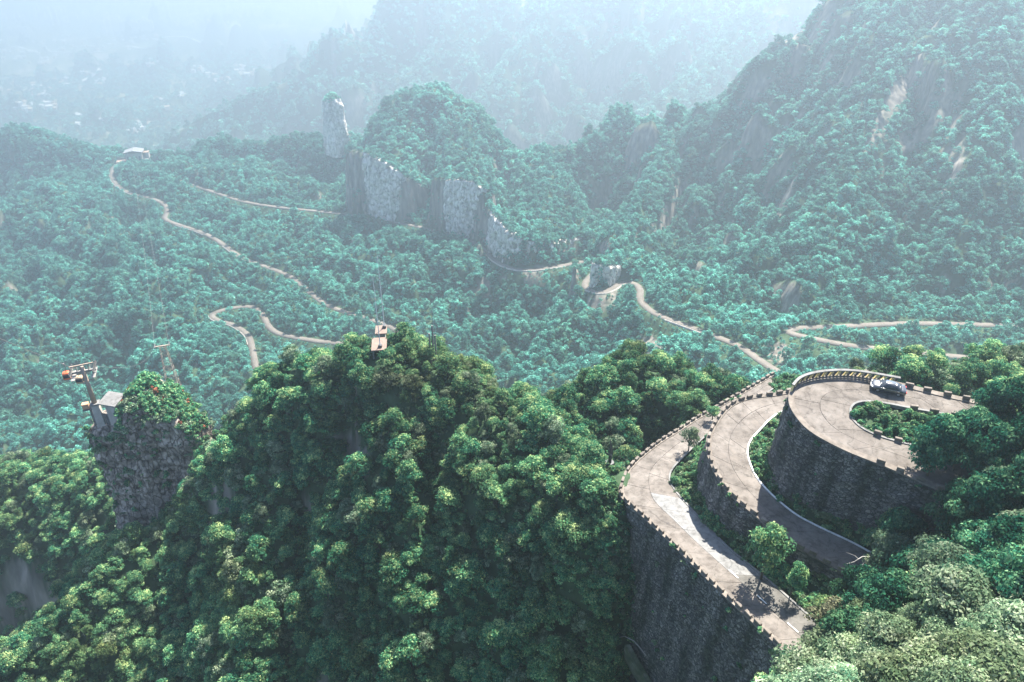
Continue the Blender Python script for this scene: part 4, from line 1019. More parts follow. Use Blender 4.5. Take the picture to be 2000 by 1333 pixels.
# striped parapet round the head of the upper hairpin
par = empty('striped_parapet', tuple(A_out[9])); tag(par, 'yellow and black striped parapet round the head of the car hairpin', 'parapet')
pp = resample(A_out[8:15], step=0.55); dpp, npp = frames(pp); o0 = A_out[9]
strip_along('base_beam', pp, 0.0, 0.34, ZA, .131, .30, M['block'], par, o0)
strip_along('top_rail', pp, 0.0, 0.40, ZA, 1.12, 1.28, M['concrete_cool'], par, o0)
for k in range(len(pp) - 1):
    t = Vector((dpp[k][0], dpp[k][1], 0)); nn = Vector((npp[k][0], npp[k][1], 0)); c = Vector(pp[k]) - Vector(o0); c.z = tz(ZA, pp[k][0], pp[k][1]) - o0[2]
    vs = []
    for hz, sh in ((.301, -.22), (1.119, .22)):
        for a, b in ((-.135, -.13), (.135, -.13), (.135, .13), (-.135, .13)):
            vs.append(c + t * (a * 1.9 / 1.9 + sh) + nn * b + Vector((0, 0, hz)))
    MB().add(vs, [[0, 3, 2, 1], [4, 5, 6, 7], [0, 1, 5, 4], [1, 2, 6, 5], [2, 3, 7, 6], [3, 0, 4, 7]]).build('stripe', M['paint_yellow'] if k % 2 == 0 else M['paint_black'], par)

# ------------------------------------------------------------------ the far road on its bench
pl = far_pl[0]; d_, n_ = frames(pl); nfp = len(pl)
def ribbon(name, pl, w0, w1, zt, zb, mat, parent=None):
    d_, n_ = frames(pl); a = pl[:, :2] + n_ * w0; b = pl[:, :2] + n_ * w1; n = len(pl); z = pl[:, 2]
    V = np.vstack([np.c_[a, z + zt], np.c_[b, z + zt], np.c_[a, z + zb], np.c_[b, z + zb]]); k = np.arange(n - 1)
    F = np.vstack([np.stack(f, 1) for f in ([k, k + 1, n + k + 1, n + k], [2 * n + k, 2 * n + k + 1, k + 1, k], [n + k, n + k + 1, 3 * n + k + 1, 3 * n + k])])
    return link(name, mesh_np(name, V, F, mat), parent)
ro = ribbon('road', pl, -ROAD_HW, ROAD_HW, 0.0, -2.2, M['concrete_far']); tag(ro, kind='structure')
qx, qy, qd = project(pl)
def seg(c0, c1):
    a = int(np.argmin((qx - c0[0]) ** 2 + (qy - c0[1]) ** 2)); b = int(np.argmin((qx - c1[0]) ** 2 + (qy - c1[1]) ** 2))
    return pl[min(a, b):max(a, b) + 1]
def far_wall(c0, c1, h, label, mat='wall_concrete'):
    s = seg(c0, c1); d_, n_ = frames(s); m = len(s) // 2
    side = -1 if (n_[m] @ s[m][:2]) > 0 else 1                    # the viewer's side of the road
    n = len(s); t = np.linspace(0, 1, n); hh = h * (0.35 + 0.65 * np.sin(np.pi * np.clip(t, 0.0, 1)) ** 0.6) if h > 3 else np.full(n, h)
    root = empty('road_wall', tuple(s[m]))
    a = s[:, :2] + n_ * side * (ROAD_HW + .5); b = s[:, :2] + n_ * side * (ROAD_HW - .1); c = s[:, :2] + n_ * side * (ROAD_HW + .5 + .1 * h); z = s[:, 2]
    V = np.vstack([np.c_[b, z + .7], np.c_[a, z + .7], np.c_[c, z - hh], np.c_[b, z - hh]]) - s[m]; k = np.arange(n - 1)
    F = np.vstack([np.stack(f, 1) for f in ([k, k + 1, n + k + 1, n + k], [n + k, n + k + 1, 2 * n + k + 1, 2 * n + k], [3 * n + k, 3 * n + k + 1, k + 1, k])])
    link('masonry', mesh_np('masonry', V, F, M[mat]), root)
    return tag(root, label, 'wall')
far_wall((411, 616), (490, 672), 13, 'pale concrete wall holding up the small loop of the far road')
far_wall((1305, 624), (1392, 655), 9, 'pale wall under the straight stretch of road left of the middle hairpin')
far_wall((945, 488), (1100, 518), 12, 'long stone wall under the road that skirts the white cliffs')
far_wall((1148, 566), (1215, 552), 5, 'wall under the small bend below the leafy rock knob')
far_wall((440, 480), (500, 515), 7, 'wall holding the road below the bridge with concrete piers')
far_wall((216, 338), (262, 380), 4, 'low wall on the bend below the roadside station')
# viaduct piers
s = seg((348, 440), (402, 456)); d_, n_ = frames(s); side = -1 if (n_[len(s) // 2] @ s[len(s) // 2][:2]) > 0 else 1
br = empty('viaduct', tuple(s[len(s) // 2])); tag(br, 'road on a row of slender concrete piers on the left valley side', 'viaduct')
for k in range(0, len(s), 1):
    c = s[k][:2] + n_[k] * side * (ROAD_HW + .6); P0 = np.array(br.location)
    MB().box((c[0] - P0[0], c[1] - P0[1], s[k][2] - 6 - P0[2]), (.8, .8, 12)).build('pier', M['concrete_cool'], br)
c = s[:, :]; rb = ribbon('deck_beam', s - np.array(br.location), side * ROAD_HW * 1.0, side * (ROAD_HW + 1.4), .35, -1.0, M['concrete_cool'], br)


# ------------------------------------------------------------------ rock: cliffs, pinnacle
def noise_rock(P, amp, sc, seed):
    """cheap 3-D wobble from 2-D slices"""
    return (fbm(P[..., 0] / sc + seed, P[..., 2] / sc * 0.6, 4) + fbm(P[..., 1] / sc - seed, P[..., 2] / sc * 0.8 + 5, 4)) * amp
def cliff(name, base, tops, label, depth=14.0, seed=1, mat='rock', flute=3.0, amp=2.5, step=1.6, lean=0.08, cat='cliff'):
    """rock face standing on base points (px, py, depth); tops = image y of the brow at each base point. A body with brow and back."""
    B = np.array([at(*b) for b in base]); T = []
    for (bx, by, bd), ty, w in zip(base, tops, B):
        # brow height: walk up from the base until it shows at image row ty
        z = w[2]
        for _ in range(400):
            if project(np.array([w[0], w[1], z]))[1] <= ty: break
            z += 0.5
        T.append(z)
    q = np.c_[B, T]
    s_ = np.concatenate([[0], np.cumsum(np.hypot(*np.diff(q[:, :2], axis=0).T))]); n = max(8, int(s_[-1] / step)); t = np.linspace(0, s_[-1], n)
    q = np.stack([np.interp(t, s_, q[:, k]) for k in range(4)], 1)
    d = np.gradient(q[:, :2], axis=0); d /= np.linalg.norm(d, axis=1)[:, None]; nn = np.stack([-d[:, 1], d[:, 0]], 1)
    away = np.sign((nn * q[:, :2]).sum(1).mean()); nn *= away                       # away from the viewer
    hmax = (q[:, 3] - q[:, 2]).max(); rows = max(8, int(hmax / step))
    edge = np.sin(np.pi * np.linspace(0, 1, n)) ** 0.35
    V = []
    for r in range(rows):
        f = r / (rows - 1); z = q[:, 2] - 4 + (q[:, 3] - q[:, 2] + 4) * f
        off = f * (q[:, 3] - q[:, 2]) * lean + (1 - edge) * depth * 0.7 + max(0, f - .82) ** 2 * depth * 6
        P3 = np.c_[q[:, :2] + nn * off[:, None], z]
        w = fbm(t / (flute * 2.2) + seed, z / 40 + seed, 3) * amp + noise_rock(P3, amp * .5, flute * 1.7, seed) + 0.35 * amp * (np.sin(z / 3.4 + fbm(t / 30, z / 60, 2) * 3) > .8)
        P3[:, :2] += nn * w[:, None]
        V.append(P3)
    top = V[-1].copy(); top[:, :2] += nn * depth; top[:, 2] += 1.5
    bot = top.copy(); bot[:, 2] = q[:, 2] - 4
    V += [top, bot]
    V = np.array(V); R_ = V.shape[0]
    org = V.reshape(-1, 3).mean(0); org[2] = V[..., 2].min()
    ix = np.arange(R_ * n).reshape(R_, n)
    Q = np.stack([ix[:-1, :-1], ix[:-1, 1:], ix[1:, 1:], ix[1:, :-1]], -1).reshape(-1, 4)
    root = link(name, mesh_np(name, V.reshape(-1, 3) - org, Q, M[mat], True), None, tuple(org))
    tag(root, label, cat)
    return V[-2], V[rows // 2]
TOPS = []
def C_(*a, **k):
    tp, md = cliff(*a, **k); TOPS.append((tp, k.get('mat', 'rock'))); return tp
for k_, (b_, t_, l_, o_) in CLIFFS.items(): C_('cliff', b_, t_, l_, **o_)
# boulders on the saddle beside the lowest hairpin
def boulder(P, size, seed, label):
    g = np.random.default_rng(seed); bm = bmesh.new(); bmesh.ops.create_icosphere(bm, subdivisions=3, radius=1.0)
    V = np.array([v.co[:] for v in bm.verts])
    k = 1 + noise_rock(V * 3 + seed, .28, 2.0, seed)
    pl_ = g.normal(size=(9, 3)); pl_ /= np.linalg.norm(pl_, axis=1)[:, None]
    for a in pl_:
        h = V @ a; V = V - np.outer(np.clip(h - .72, 0, None), a)
    V *= k[:, None] * np.array(size)
    for v, c in zip(bm.verts, V): v.co = c
    me = bpy.data.meshes.new('boulder'); bm.to_mesh(me); bm.free(); me.materials.append(M['rock_pale'])
    return tag(link('boulder', me, None, tuple(P)), label, 'rock', 'pale boulders on the saddle')
M['rock_pale'] = rock_material('rock_pale', (0.16, 0.12, 0.10), (0.36, 0.28, 0.23), (0.52, 0.44, 0.38), 0.2, 0.3)
def ground(px, py, d0=60, d1=400):
    """place on the terrain seen at a pixel"""
    r = ray(px, py); ds = np.arange(d0, d1, .2); P = r * ds[:, None]
    hit = np.nonzero(P[:, 2] < sample_z(P[:, 0], P[:, 1]))[0]
    return P[hit[0]] if len(hit) else r * d1
for k, (px_, py_, s3) in enumerate([(1118, 852, (1.6, 1.1, .9)), (1132, 868, (1.1, .9, .8)), (1146, 884, (1.0, .8, .6)), (1158, 898, (1.3, .9, .5)), (1170, 912, (.9, .7, .5)), (1108, 842, (.9, .8, .7))]):
    boulder(ground(px_, py_) + [0, 0, .3], s3, 70 + k, 'pale pinkish boulder on the bare saddle between masts hill and lowest hairpin')
# free-standing pinnacle
pb = at(660, 292, 800); zt = pb[2]
while project(np.array([pb[0], pb[1], zt]))[1] > 192: zt += .5
hgt = zt - pb[2]; nz_, na_c = 46, 40; V = []
for r in range(nz_):
    f = r / (nz_ - 1); z = pb[2] - 8 + (hgt + 8) * f
    for a in range(na_c):
        th = 2 * math.pi * a / na_c
        rr = 16.5 * (1.12 - .28 * f - .25 * max(0, f - .9) * 6) * (1 + .10 * math.cos(2 * th + 1) + .12 * math.cos(4 * th + f * 2))
        rr += float(fbm(np.array([th * 2.2 + 3]), np.array([z / 22]), 3)[0]) * 2.0 + float(fbm(np.array([math.cos(th) * 3]), np.array([math.sin(th) * 3 + z / 6]), 3)[0]) * 1.4
        V.append((math.cos(th) * rr, math.sin(th) * rr, z - pb[2]))
ix = np.arange(nz_ * na_c).reshape(nz_, na_c); jx = np.roll(ix, -1, 1)
Q = np.stack([ix[:-1], jx[:-1], jx[1:], ix[1:]], -1).reshape(-1, 4)
pin = empty('rock_pinnacle', tuple(pb)); tag(pin, 'free-standing rock pinnacle with a tuft of trees on top', 'pinnacle')
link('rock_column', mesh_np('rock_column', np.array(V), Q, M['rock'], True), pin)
tf = [link('tree_tuft', MID_K[k % 5].crown, pin, (math.cos(k * 2.4) * (2 + k % 4 * 3.2), math.sin(k * 2.4) * (2 + k % 4 * 3.2), hgt - 1.0 - (k % 4) * 2.4)) for k in range(12)]
for k, o in enumerate(tf): o.scale = (1.6, 1.6, 1.2); o.rotation_euler = (0, 0, k)
# plants on the brows of the cliffs
BP = []; BPn = []
for tp, mt in TOPS:
    for P_ in np.vstack([tp, tp * (1 - 4 / np.linalg.norm(tp, axis=1)[:, None])])[::2]:
        if mt == 'rock': BP.append(P_ + rng.normal(0, 1.5, 3) * [1, 1, .3] - [0, 0, 3.0])
        else: BPn.append(P_ + rng.normal(0, .6, 3) * [1, 1, .3] - [0, 0, .6])
forest('cliff_top_scrub', np.array(BP), rng.uniform(.45, .9, len(BP)), rng.integers(0, 5, len(BP)), MID_K)

# ------------------------------------------------------------------ special trees
def stand(px_, py_, z, up=0.0): return on_terrace(px_, py_, z, up)
place_tree(NEAR_K[2], stand(1487, 1128, ZC, .3), 1.0, 1.0, 'tall leafy tree standing alone against the wall of the middle hairpin', None, sz=1.35)
place_tree(NEAR_K[4], stand(1545, 1160, ZC, .5), .5, 2.0, 'yellow-green rounded tree in front of the guard blocks of the middle road', None, sz=1.0)
place_tree(NEAR_K[0], stand(1600, 1205, ZC, .8), .55, 2.9, 'bushy tree beside the lane between middle and lowest roads, right of the rounded tree', None)
place_tree(DRY_K, stand(1610, 1245, ZC, .5), 1.15, .4, 'sparse brownish tree leaning over the end of the lowest road', None)
place_tree(DRY_K, stand(1722, 1030, ZB, 2), .9, 1.7, 'dull brownish tree at the edge of the wood by the car hairpin wall', None)
place_tree(NEAR_K[6], stand(1345, 880, ZC, .2), .62, 1.2, 'yellowish small tree between the lowest and middle hairpins', None, sz=.75)
place_tree(NEAR_K[3], stand(1392, 815, ZC, 1.0), .55, 2.2, 'small bushy tree at the far arm of the lowest road', None)
place_tree(MID_K[1], at(450, 612, 601), 1.15, .5, 'round bright green tree inside the small loop of the far road', None)

wl = [(1862, 790), (1838, 835), (1822, 880), (1800, 925), (1765, 955), (1735, 1000), (1755, 1055), (1775, 1110), (1750, 1165), (1705, 1200), (1665, 1238), (1715, 1240)]
wl += [(x_ + rng.uniform(-16, 16), y_ + rng.uniform(-16, 16)) for y_ in range(715, 1200, 58) for x_ in range(1790, 2080, 64) if x_ > 1860 + (y_ < 760) * 60 + (y_ > 900) * -70]
for k, (x_, y_) in enumerate(wl):
    dep = np.interp(y_, [700, 1250], [97, 80]) + rng.uniform(-3, 3)
    pc = at(x_, y_, dep); zg = float(sample_z(pc[:1], pc[1:2])[0]) - .3
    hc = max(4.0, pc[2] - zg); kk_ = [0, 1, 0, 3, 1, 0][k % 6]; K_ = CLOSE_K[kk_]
    place_tree(K_, (pc[0], pc[1], zg), .8 + .25 * rng.uniform(), rng.uniform(0, 6.28), 'tall tree at the edge where the wood closes over the hairpin roads', 'tall trees at the edge of the wood', sz=min(1.35, hc / (K_.H * .62)))
# dead branch over the middle road
BZ = tz(ZB, 49, 70); P0 = on_z(1716, 1082, BZ + 3.2); db_ = empty('dead_branch', tuple(P0)); tag(db_, 'bare dark branch reaching over the end of the middle road', 'branch')
def rel(px_, py_, z): return tuple(on_z(px_, py_, z) - P0)
mb = MB(); mb.tube([rel(1735, 1078, BZ + 3.4), rel(1716, 1082, BZ + 3.2), rel(1698, 1088, BZ + 3.0), rel(1684, 1088, BZ + 2.9), rel(1676, 1093, BZ + 2.8), rel(1668, 1098, BZ + 2.6), rel(1653, 1102, BZ + 2.5)], [.16, .13, .11, .09, .08, .06, .03], 6); mb.build('limb', M['steel_dark'], db_)
mb = MB(); mb.tube([rel(1698, 1088, BZ + 3.0), rel(1690, 1098, BZ + 2.8), rel(1684, 1104, BZ + 2.7), rel(1676, 1110, BZ + 2.5)], [.09, .07, .05, .025], 5); mb.build('twig', M['steel_dark'], db_)
mb = MB(); mb.tube([rel(1676, 1092, BZ + 2.8), rel(1670, 1086, BZ + 2.9), rel(1660, 1082, BZ + 3.0), rel(1652, 1079, BZ + 3.1)], [.07, .05, .035, .02], 5); mb.build('twig', M['steel_dark'], db_)


M['moss_concrete'] = surface('moss_concrete', (0.02, 0.04, 0.02), (0.07, 0.085, 0.05), 0.8, 7, 0.95, 0.4, 0.06, c2=(0.16, 0.16, 0.14))
M['pale_concrete'] = surface('pale_concrete', (0.30, 0.28, 0.255), (0.42, 0.40, 0.37), 0.6, 6, 0.9, 0.2, 0.03)
M['mast_paint'] = surface('mast_paint', (0.24, 0.185, 0.14), (0.33, 0.265, 0.21), 0.8, bump=0, rough=0.6)
M['gondola_tan'] = surface('gondola_tan', (0.36, 0.24, 0.15), (0.45, 0.31, 0.2), 1.0, bump=0, rough=0.4)
M['tan_ground'] = surface('tan_ground', (0.2, 0.145, 0.105), (0.28, 0.21, 0.16), 0.2, bump=0)
M['deck'] = surface('deck', (0.13, 0.095, 0.08), (0.20, 0.15, 0.125), 0.8, bump=0.2)
M['pale_paint'] = surface('pale_paint', (0.5, 0.52, 0.5), (0.62, 0.64, 0.62), 0.5, bump=0)
M['city_white'] = surface('city_white', (0.72, 0.70, 0.68), (0.85, 0.83, 0.81), 0.02, bump=0)
M['house_white'] = surface('house_white', (0.70, 0.68, 0.66), (0.85, 0.84, 0.82), 0.05, bump=0)
M['house_tan'] = surface('house_tan', (0.55, 0.42, 0.30), (0.7, 0.58, 0.44), 0.05, bump=0)
M['tyre'] = surface('tyre', (0.012, 0.012, 0.012), (0.025, 0.025, 0.025), 3.0, bump=0)
M['alloy'] = surface('alloy', (0.55, 0.55, 0.56), (0.65, 0.65, 0.66), 3.0, bump=0, rough=0.3, metallic=0.8)
M['lamp_glass'] = surface('lamp_glass', (0.7, 0.72, 0.74), (0.8, 0.82, 0.84), 3.0, bump=0, rough=0.1, spec=0.6)
M['tail_red'] = surface('tail_red', (0.35, 0.01, 0.01), (0.4, 0.02, 0.02), 3.0, bump=0, rough=0.2)
M['plate_blue'] = surface('plate_blue', (0.02, 0.07, 0.35), (0.03, 0.09, 0.4), 3.0, bump=0)
cp, nt, out = nodes_mat('car_paint'); pbs = N(nt, 'ShaderNodeBsdfPrincipled'); nt.links.new(pbs.outputs[0], out.inputs[0])
_cn = N(nt, 'ShaderNodeTexNoise'); _cn.inputs['Scale'].default_value = 40.0
_cr = ramp(nt, [(0.3, (0.045, 0.05, 0.058)), (0.7, (0.06, 0.066, 0.075))]); nt.links.new(_cn.outputs[0], _cr.inputs[0]); nt.links.new(_cr.outputs[0], pbs.inputs['Base Color'])
pbs.inputs['Metallic'].default_value = 0.5; pbs.inputs['Roughness'].default_value = 0.3; pbs.inputs['Specular IOR Level'].default_value = 0.8; pbs.inputs['Coat Weight'].default_value = 1.0; pbs.inputs['Coat Roughness'].default_value = 0.05
M['car_paint'] = cp

# ------------------------------------------------------------------ pylon crag: a rock body with sheer sides
ctr = at(292, 830, 192); CX, CY = ctr[0], ctr[1] + 1.0
zl = at(206, 815, 189)[2]                                             # level of the pylon base
def crag_top(x, y):
    u = (x - CX)
    z = np.interp(u, [-14, -10.5, -7, -3.5, 0, 5, 10, 16], [zl - .5, zl, zl + .3, zl + 5.0, zl + 8.5, zl + 4.5, zl + .5, zl - 7])
    return z - ((y - CY) / 8.5) ** 2 * 3.0
nth, V = 96, []
rings_t = [0.0, .25, .5, .7, .84, .93, .98]
for f in rings_t:
    for a in range(nth):
        th = 2 * math.pi * a / nth; ex = (1 + .12 * math.cos(3 * th + .7) + .06 * math.sin(7 * th))
        x, y = CX + 14.0 * f * ex * math.cos(th), CY + 8.0 * f * ex * math.sin(th)
        V.append((x, y, float(crag_top(x, y)) + float(fbm(np.array([x / 2.2]), np.array([y / 2.2]), 3)[0]) * .5 - (f > .9) * (f - .9) * 8))
nrow = 80; zfoot = zl - 46
for r in range(nrow):
    f = (r + 1) / nrow
    for a in range(nth):
        th = 2 * math.pi * a / nth; ex = (1 + .12 * math.cos(3 * th + .7) + .06 * math.sin(7 * th))
        bx, by = CX + 14.0 * ex * math.cos(th), CY + 8.0 * ex * math.sin(th)
        zt_ = float(crag_top(bx, by)) - 1.0; z = zt_ + (zfoot - zt_) * f
        sx = (a / nth) * 60
        w = float(fbm(np.array([sx / 2.4]), np.array([z / 9.0]), 4)[0]) * 1.0 + float(fbm(np.array([sx / .9]), np.array([z / 1.4]), 3)[0]) * .35 + .35 * (math.sin(z * 1.1 + math.sin(sx * .4) * 2) > .7)
        k = 1.0 + f * .06
        V.append((CX + (14.0 * ex * k + w) * math.cos(th), CY + (8.0 * ex * k + w) * math.sin(th), z))
V = np.array(V); nR = len(rings_t) + nrow
ix = np.arange(nR * nth).reshape(nR, nth); jx = np.roll(ix, -1, 1)
Q = np.stack([ix[:-1], ix[1:], jx[1:], jx[:-1]], -1).reshape(-1, 4)
org = np.array([CX, CY, zfoot])
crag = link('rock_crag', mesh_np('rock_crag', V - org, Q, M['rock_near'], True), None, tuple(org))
tag(crag, 'sheer rocky crag with scrub on its crest carrying the cable car pylon', 'crag')
pts, kid_, scl = [], [], []
for k in range(620):
    f = math.sqrt(rng.uniform(0, 1)) * 1.0; th = rng.uniform(0, 6.283); ex = (1 + .12 * math.cos(3 * th + .7) + .06 * math.sin(7 * th))
    x, y = CX + 14.0 * f * ex * math.cos(th), CY + 8.0 * f * ex * math.sin(th)
    if x < CX - 3.2 and y < CY + 3.0: continue
    zz = float(crag_top(x, y)) - .3
    if f > .9 and rng.uniform() < .5: zz -= rng.uniform(0, 9)
    pts.append((x, y, zz)); kid_.append(4 if rng.uniform() < .04 else rng.integers(0, 4)); scl.append(rng.uniform(.7, 1.7))
for k in range(260):                                               # plants hanging on the right and upper flanks
    th = rng.choice([rng.uniform(-1.5, 1.3), rng.uniform(3.2, 4.7)]); ex = (1 + .12 * math.cos(3 * th + .7) + .06 * math.sin(7 * th)); q_ = rng.uniform(0, 1) ** 1.6
    x, y = CX + 14.4 * ex * math.cos(th), CY + 8.4 * ex * math.sin(th)
    if -1.15 < th < -.55 and .25 < q_ < .8: continue
    pts.append((x, y, float(crag_top(x, y)) - 1 - q_ * 26)); kid_.append(4 if rng.uniform() < .03 else rng.integers(0, 4)); scl.append(rng.uniform(.6, 1.5))
forest('crag_scrub', np.array(pts), np.array(scl), np.array(kid_), SHRUB_K + [RED_K])

# ------------------------------------------------------------------ cable car pylon on the crag
pb_ = np.array([CX - 10.0, CY - 4.2, zl - 1.0])
pq = project(pb_); 
py_root = empty('cable_car_pylon', tuple(pb_)); tag(py_root, 'cable car pylon with concrete foot and steel mast on the crag', 'pylon')
fdir = math.radians(20)
MB().box((0, 0, 2.6), (2.0, 2.0, 7.6), fdir, .82).build('concrete_foot', M['pale_concrete'] if 'pale_concrete' in M else M['concrete_cool'], py_root)
MB().box((0, 0, 6.65), (2.1, 2.1, .45), fdir).build('foot_cap', M['concrete_cool'], py_root)
MB().tube([(0, 0, 6.87), (0, 0, 12), (0, 0, 17.5)], [.62, .52, .42], 10).build('mast', M['mast_paint'], py_root, True)
lad = MB()
for sx_ in (-.28, .28): lad.tube([(sx_ - .75, -.35, 6.9), (sx_ - .62, -.3, 17.2)], .04, 4)
for k in range(22): lad.box((-.75 + k * .006, -.35, 7.2 + k * .46), (.62, .06, .06))
lad.build('ladder', M['steel_dark'], py_root)
MB().box((0, 0, 16.2), (5.6, .5, .55), fdir).build('crossarm', M['steel'], py_root)
MB().box((0, 0, 18.0), (5.2, .25, .28), fdir + .1).build('top_beam', M['mast_paint'], py_root)
for sgn in (-1, 1):
    tr_ = MB(); ex_, ey_ = math.cos(fdir) * 2.6 * sgn, math.sin(fdir) * 2.6 * sgn
    tr_.box((ex_, ey_, 16.75), (.35, 5.2, .35), fdir)
    for k in range(8):
        yy = -2.3 + k * .66; tr_.tube([(ex_ - math.sin(fdir) * yy - .12, ey_ + math.cos(fdir) * yy, 17.1), (ex_ - math.sin(fdir) * yy + .12, ey_ + math.cos(fdir) * yy, 17.1)], .26, 8)
    tr_.build('sheave_train', M['steel_dark'], py_root)
    gw = MB()
    gw.box((ex_ * .86, ey_ * .86, 15.4), (.9, 5.0, .08), fdir)
    for k in range(5):
        yy = -2.3 + k * 1.15; gw.box((ex_ * .95 - math.sin(fdir) * yy, ey_ * .95 + math.cos(fdir) * yy, 15.9), (.06, .06, 1.0), fdir)
    gw.box((ex_ * .95, ey_ * .95, 16.4), (.06, 5.0, .06), fdir).build('walkway', M['steel'], py_root)
    MB().tube([(ex_ * .5, ey_ * .5, 16.4), (ex_ * .5, ey_ * .5, 18.1)], .12, 6).build('strut', M['steel'], py_root)
MB().box((-2.2, -.4, 6.2), (1.5, 1.3, 1.4), fdir).build('control_cabinet', M['rust'], py_root)
MB().box((-1.9, -.4, 5.3), (2.2, 1.7, .22), fdir).build('platform', M['concrete_cool'], py_root)
MB().box((-1.7, .2, 2.0), (.5, .9, 6.4), fdir).build('buttress', M['concrete_cool'], py_root)
# machine house beside it
hb_ = pb_ + np.array([4.3, 0.4, 0.6]); mh = empty('machine_house', tuple(hb_), math.radians(-14)); tag(mh, 'weathered concrete machine house with sloping slab roof beside the cable car pylon', 'building')
W_, D_, H_ = 4.2, 3.6, 6.4
mb = MB(); mb.box((W_ / 2 - .2, 0, H_ / 2), (.4, D_, H_)).box((0, D_ / 2 - .2, H_ / 2), (W_ - .8, .4, H_)).box((.4, -D_ / 2 + .2, H_ / 2), (W_ - 1.6, .4, H_)).box((-W_ / 2 + .2, D_ / 2 - .7, H_ / 2), (.4, 1.4, H_)).build('wall', M['wall_concrete'], mh)
rf_ = MB(); rf_.add([(-W_ / 2 - .4, -D_ / 2 - .4, H_ + .0), (W_ / 2 + .4, -D_ / 2 - .4, H_ + .0), (W_ / 2 + .4, D_ / 2 + .4, H_ + .9), (-W_ / 2 - .4, D_ / 2 + .4, H_ + .9), (-W_ / 2 - .4, -D_ / 2 - .4, H_ + .3), (W_ / 2 + .4, -D_ / 2 - .4, H_ + .3), (W_ / 2 + .4, D_ / 2 + .4, H_ + 1.2), (-W_ / 2 - .4, D_ / 2 + .4, H_ + 1.2)], [[0, 3, 2, 1], [4, 5, 6, 7], [0, 1, 5, 4], [1, 2, 6, 5], [2, 3, 7, 6], [3, 0, 4, 7]]).build('roof', M['concrete_cool'], mh)
for k in range(4): MB().box((-2.7 + k * .55, -D_ / 2 + .1, 1.7), (.22, .3, 3.4)).build('buttress', M['concrete_cool'], mh)
MB().box((-1.9, -D_ / 2 + .35, 1.6), (2.4, .2, 3.2)).build('low_wall', M['wall_concrete'], mh)

# gondolas and cables
def gondola(px_, py_, d, mat, label, rz):
    P = at(px_, py_, d); g = empty('gondola', tuple(P), rz); tag(g, label, 'gondola', 'cable car cabins')
    def shell(x, y, zs):                                          # rounded cabin section rings
        n = 16; rings = []
        for z, k in zs:
            rings.append([(x * k * (abs(math.cos(t)) ** .5) * (1 if math.cos(t) > 0 else -1), y * k * (abs(math.sin(t)) ** .5) * (1 if math.sin(t) > 0 else -1), z) for t in [2 * math.pi * q / n for q in range(n)]])
        m = MB(); vs = [v for r in rings for v in r]; fs = []
        for i in range(len(rings) - 1):
            for q in range(n): fs.append([i * n + q, i * n + (q + 1) % n, (i + 1) * n + (q + 1) % n, (i + 1) * n + q])
        fs += [list(range(n))[::-1], [(len(rings) - 1) * n + q for q in range(n)]]
        return m.add(vs, fs)
    shell(1.05, .9, [(-1.0, .78), (-.85, .92), (-.45, 1.0)]).build('floor_pan', mat, g, False)
    shell(1.03, .88, [(-.449, 1.0), (.3, .99), (.55, .95)]).build('window_band', M['glass_dark'], g, False)
    shell(1.05, .9, [(.551, .96), (.85, .82), (1.02, .5)]).build('roof', mat, g, False)
    for sx_ in (-1, 1):
        for sy_ in (-1, 1): MB().tube([(sx_ * .86, sy_ * .74, -.5), (sx_ * .82, sy_ * .7, .6)], .07, 4).build('post', mat, g)
    MB().tube([(0, 0, 1.0), (.25, 0, 2.0), (.1, 0, 3.2)], .07, 6).build('hanger', M['steel_dark'], g)
    MB().box((.1, 0, 3.3), (.3, .7, .2)).build('grip', M['steel_dark'], g)
    return P + np.array([0, 0, 3.3])
M_g2 = M['gondola_tan']
g1 = gondola(131, 733, 186, M['gondola_red'], 'red cable car cabin with dark windows hanging left of the pylon', .4)
g2 = gondola(156, 741, 196, M_g2, 'tan cable car cabin with dark windows just under the pylon arm', .2)
armL = pb_ + np.array([math.cos(fdir) * -2.6, math.sin(fdir) * -2.6, 17.3]); armR = pb_ + np.array([math.cos(fdir) * 2.6, math.sin(fdir) * 2.6, 17.3])
# lattice tower across the valley and the cable up to it
tb_ = at(342, 765, 400); tt_z = tb_[2]
while project(np.array([tb_[0], tb_[1], tt_z]))[1] > 678: tt_z += .5
th_ = tt_z - tb_[2]
tw = empty('lattice_tower', tuple(tb_), .3); tag(tw, 'slim lattice cable tower standing on the slope behind the crag', 'tower')
wb, wt = 4.2, 1.6
def leg_at(sx_, sy_, f): w = wb + (wt - wb) * f; return (sx_ * w, sy_ * w, -3 + (th_ + 3) * f)
for sx_, sy_ in ((-1, -1), (1, -1), (1, 1), (-1, 1)): MB().tube([leg_at(sx_, sy_, 0), leg_at(sx_, sy_, 1)], .17, 5).build('leg', M['mast_paint'], tw)
br_ = MB(); cs_ = [(-1, -1), (1, -1), (1, 1), (-1, 1)]
for k in range(7):
    f0, f1 = k / 7, (k + 1) / 7
    for q in range(4):
        a, b = cs_[q], cs_[(q + 1) % 4]
        br_.tube([leg_at(*a, f0), leg_at(*b, f1)], .07, 4).tube([leg_at(*b, f0), leg_at(*a, f1)], .07, 4).tube([leg_at(*a, f1), leg_at(*b, f1)], .07, 4)
br_.build('bracing', M['mast_paint'], tw)
MB().box((0, 0, th_ + .3), (9.0, .8, .7)).build('crossarm', M['mast_paint'], tw)
for sgn in (-1, 1): MB().box((sgn * 4.2, 0, th_ + 1.0), (.5, 5.0, .6)).build('sheave_train', M['steel_dark'], tw)
tL = tb_ + np.array([-4.0, -1.2, th_ + 1.3]); tR = tb_ + np.array([4.0, 1.2, th_ + 1.3])
stn = at(258, 300, 885)
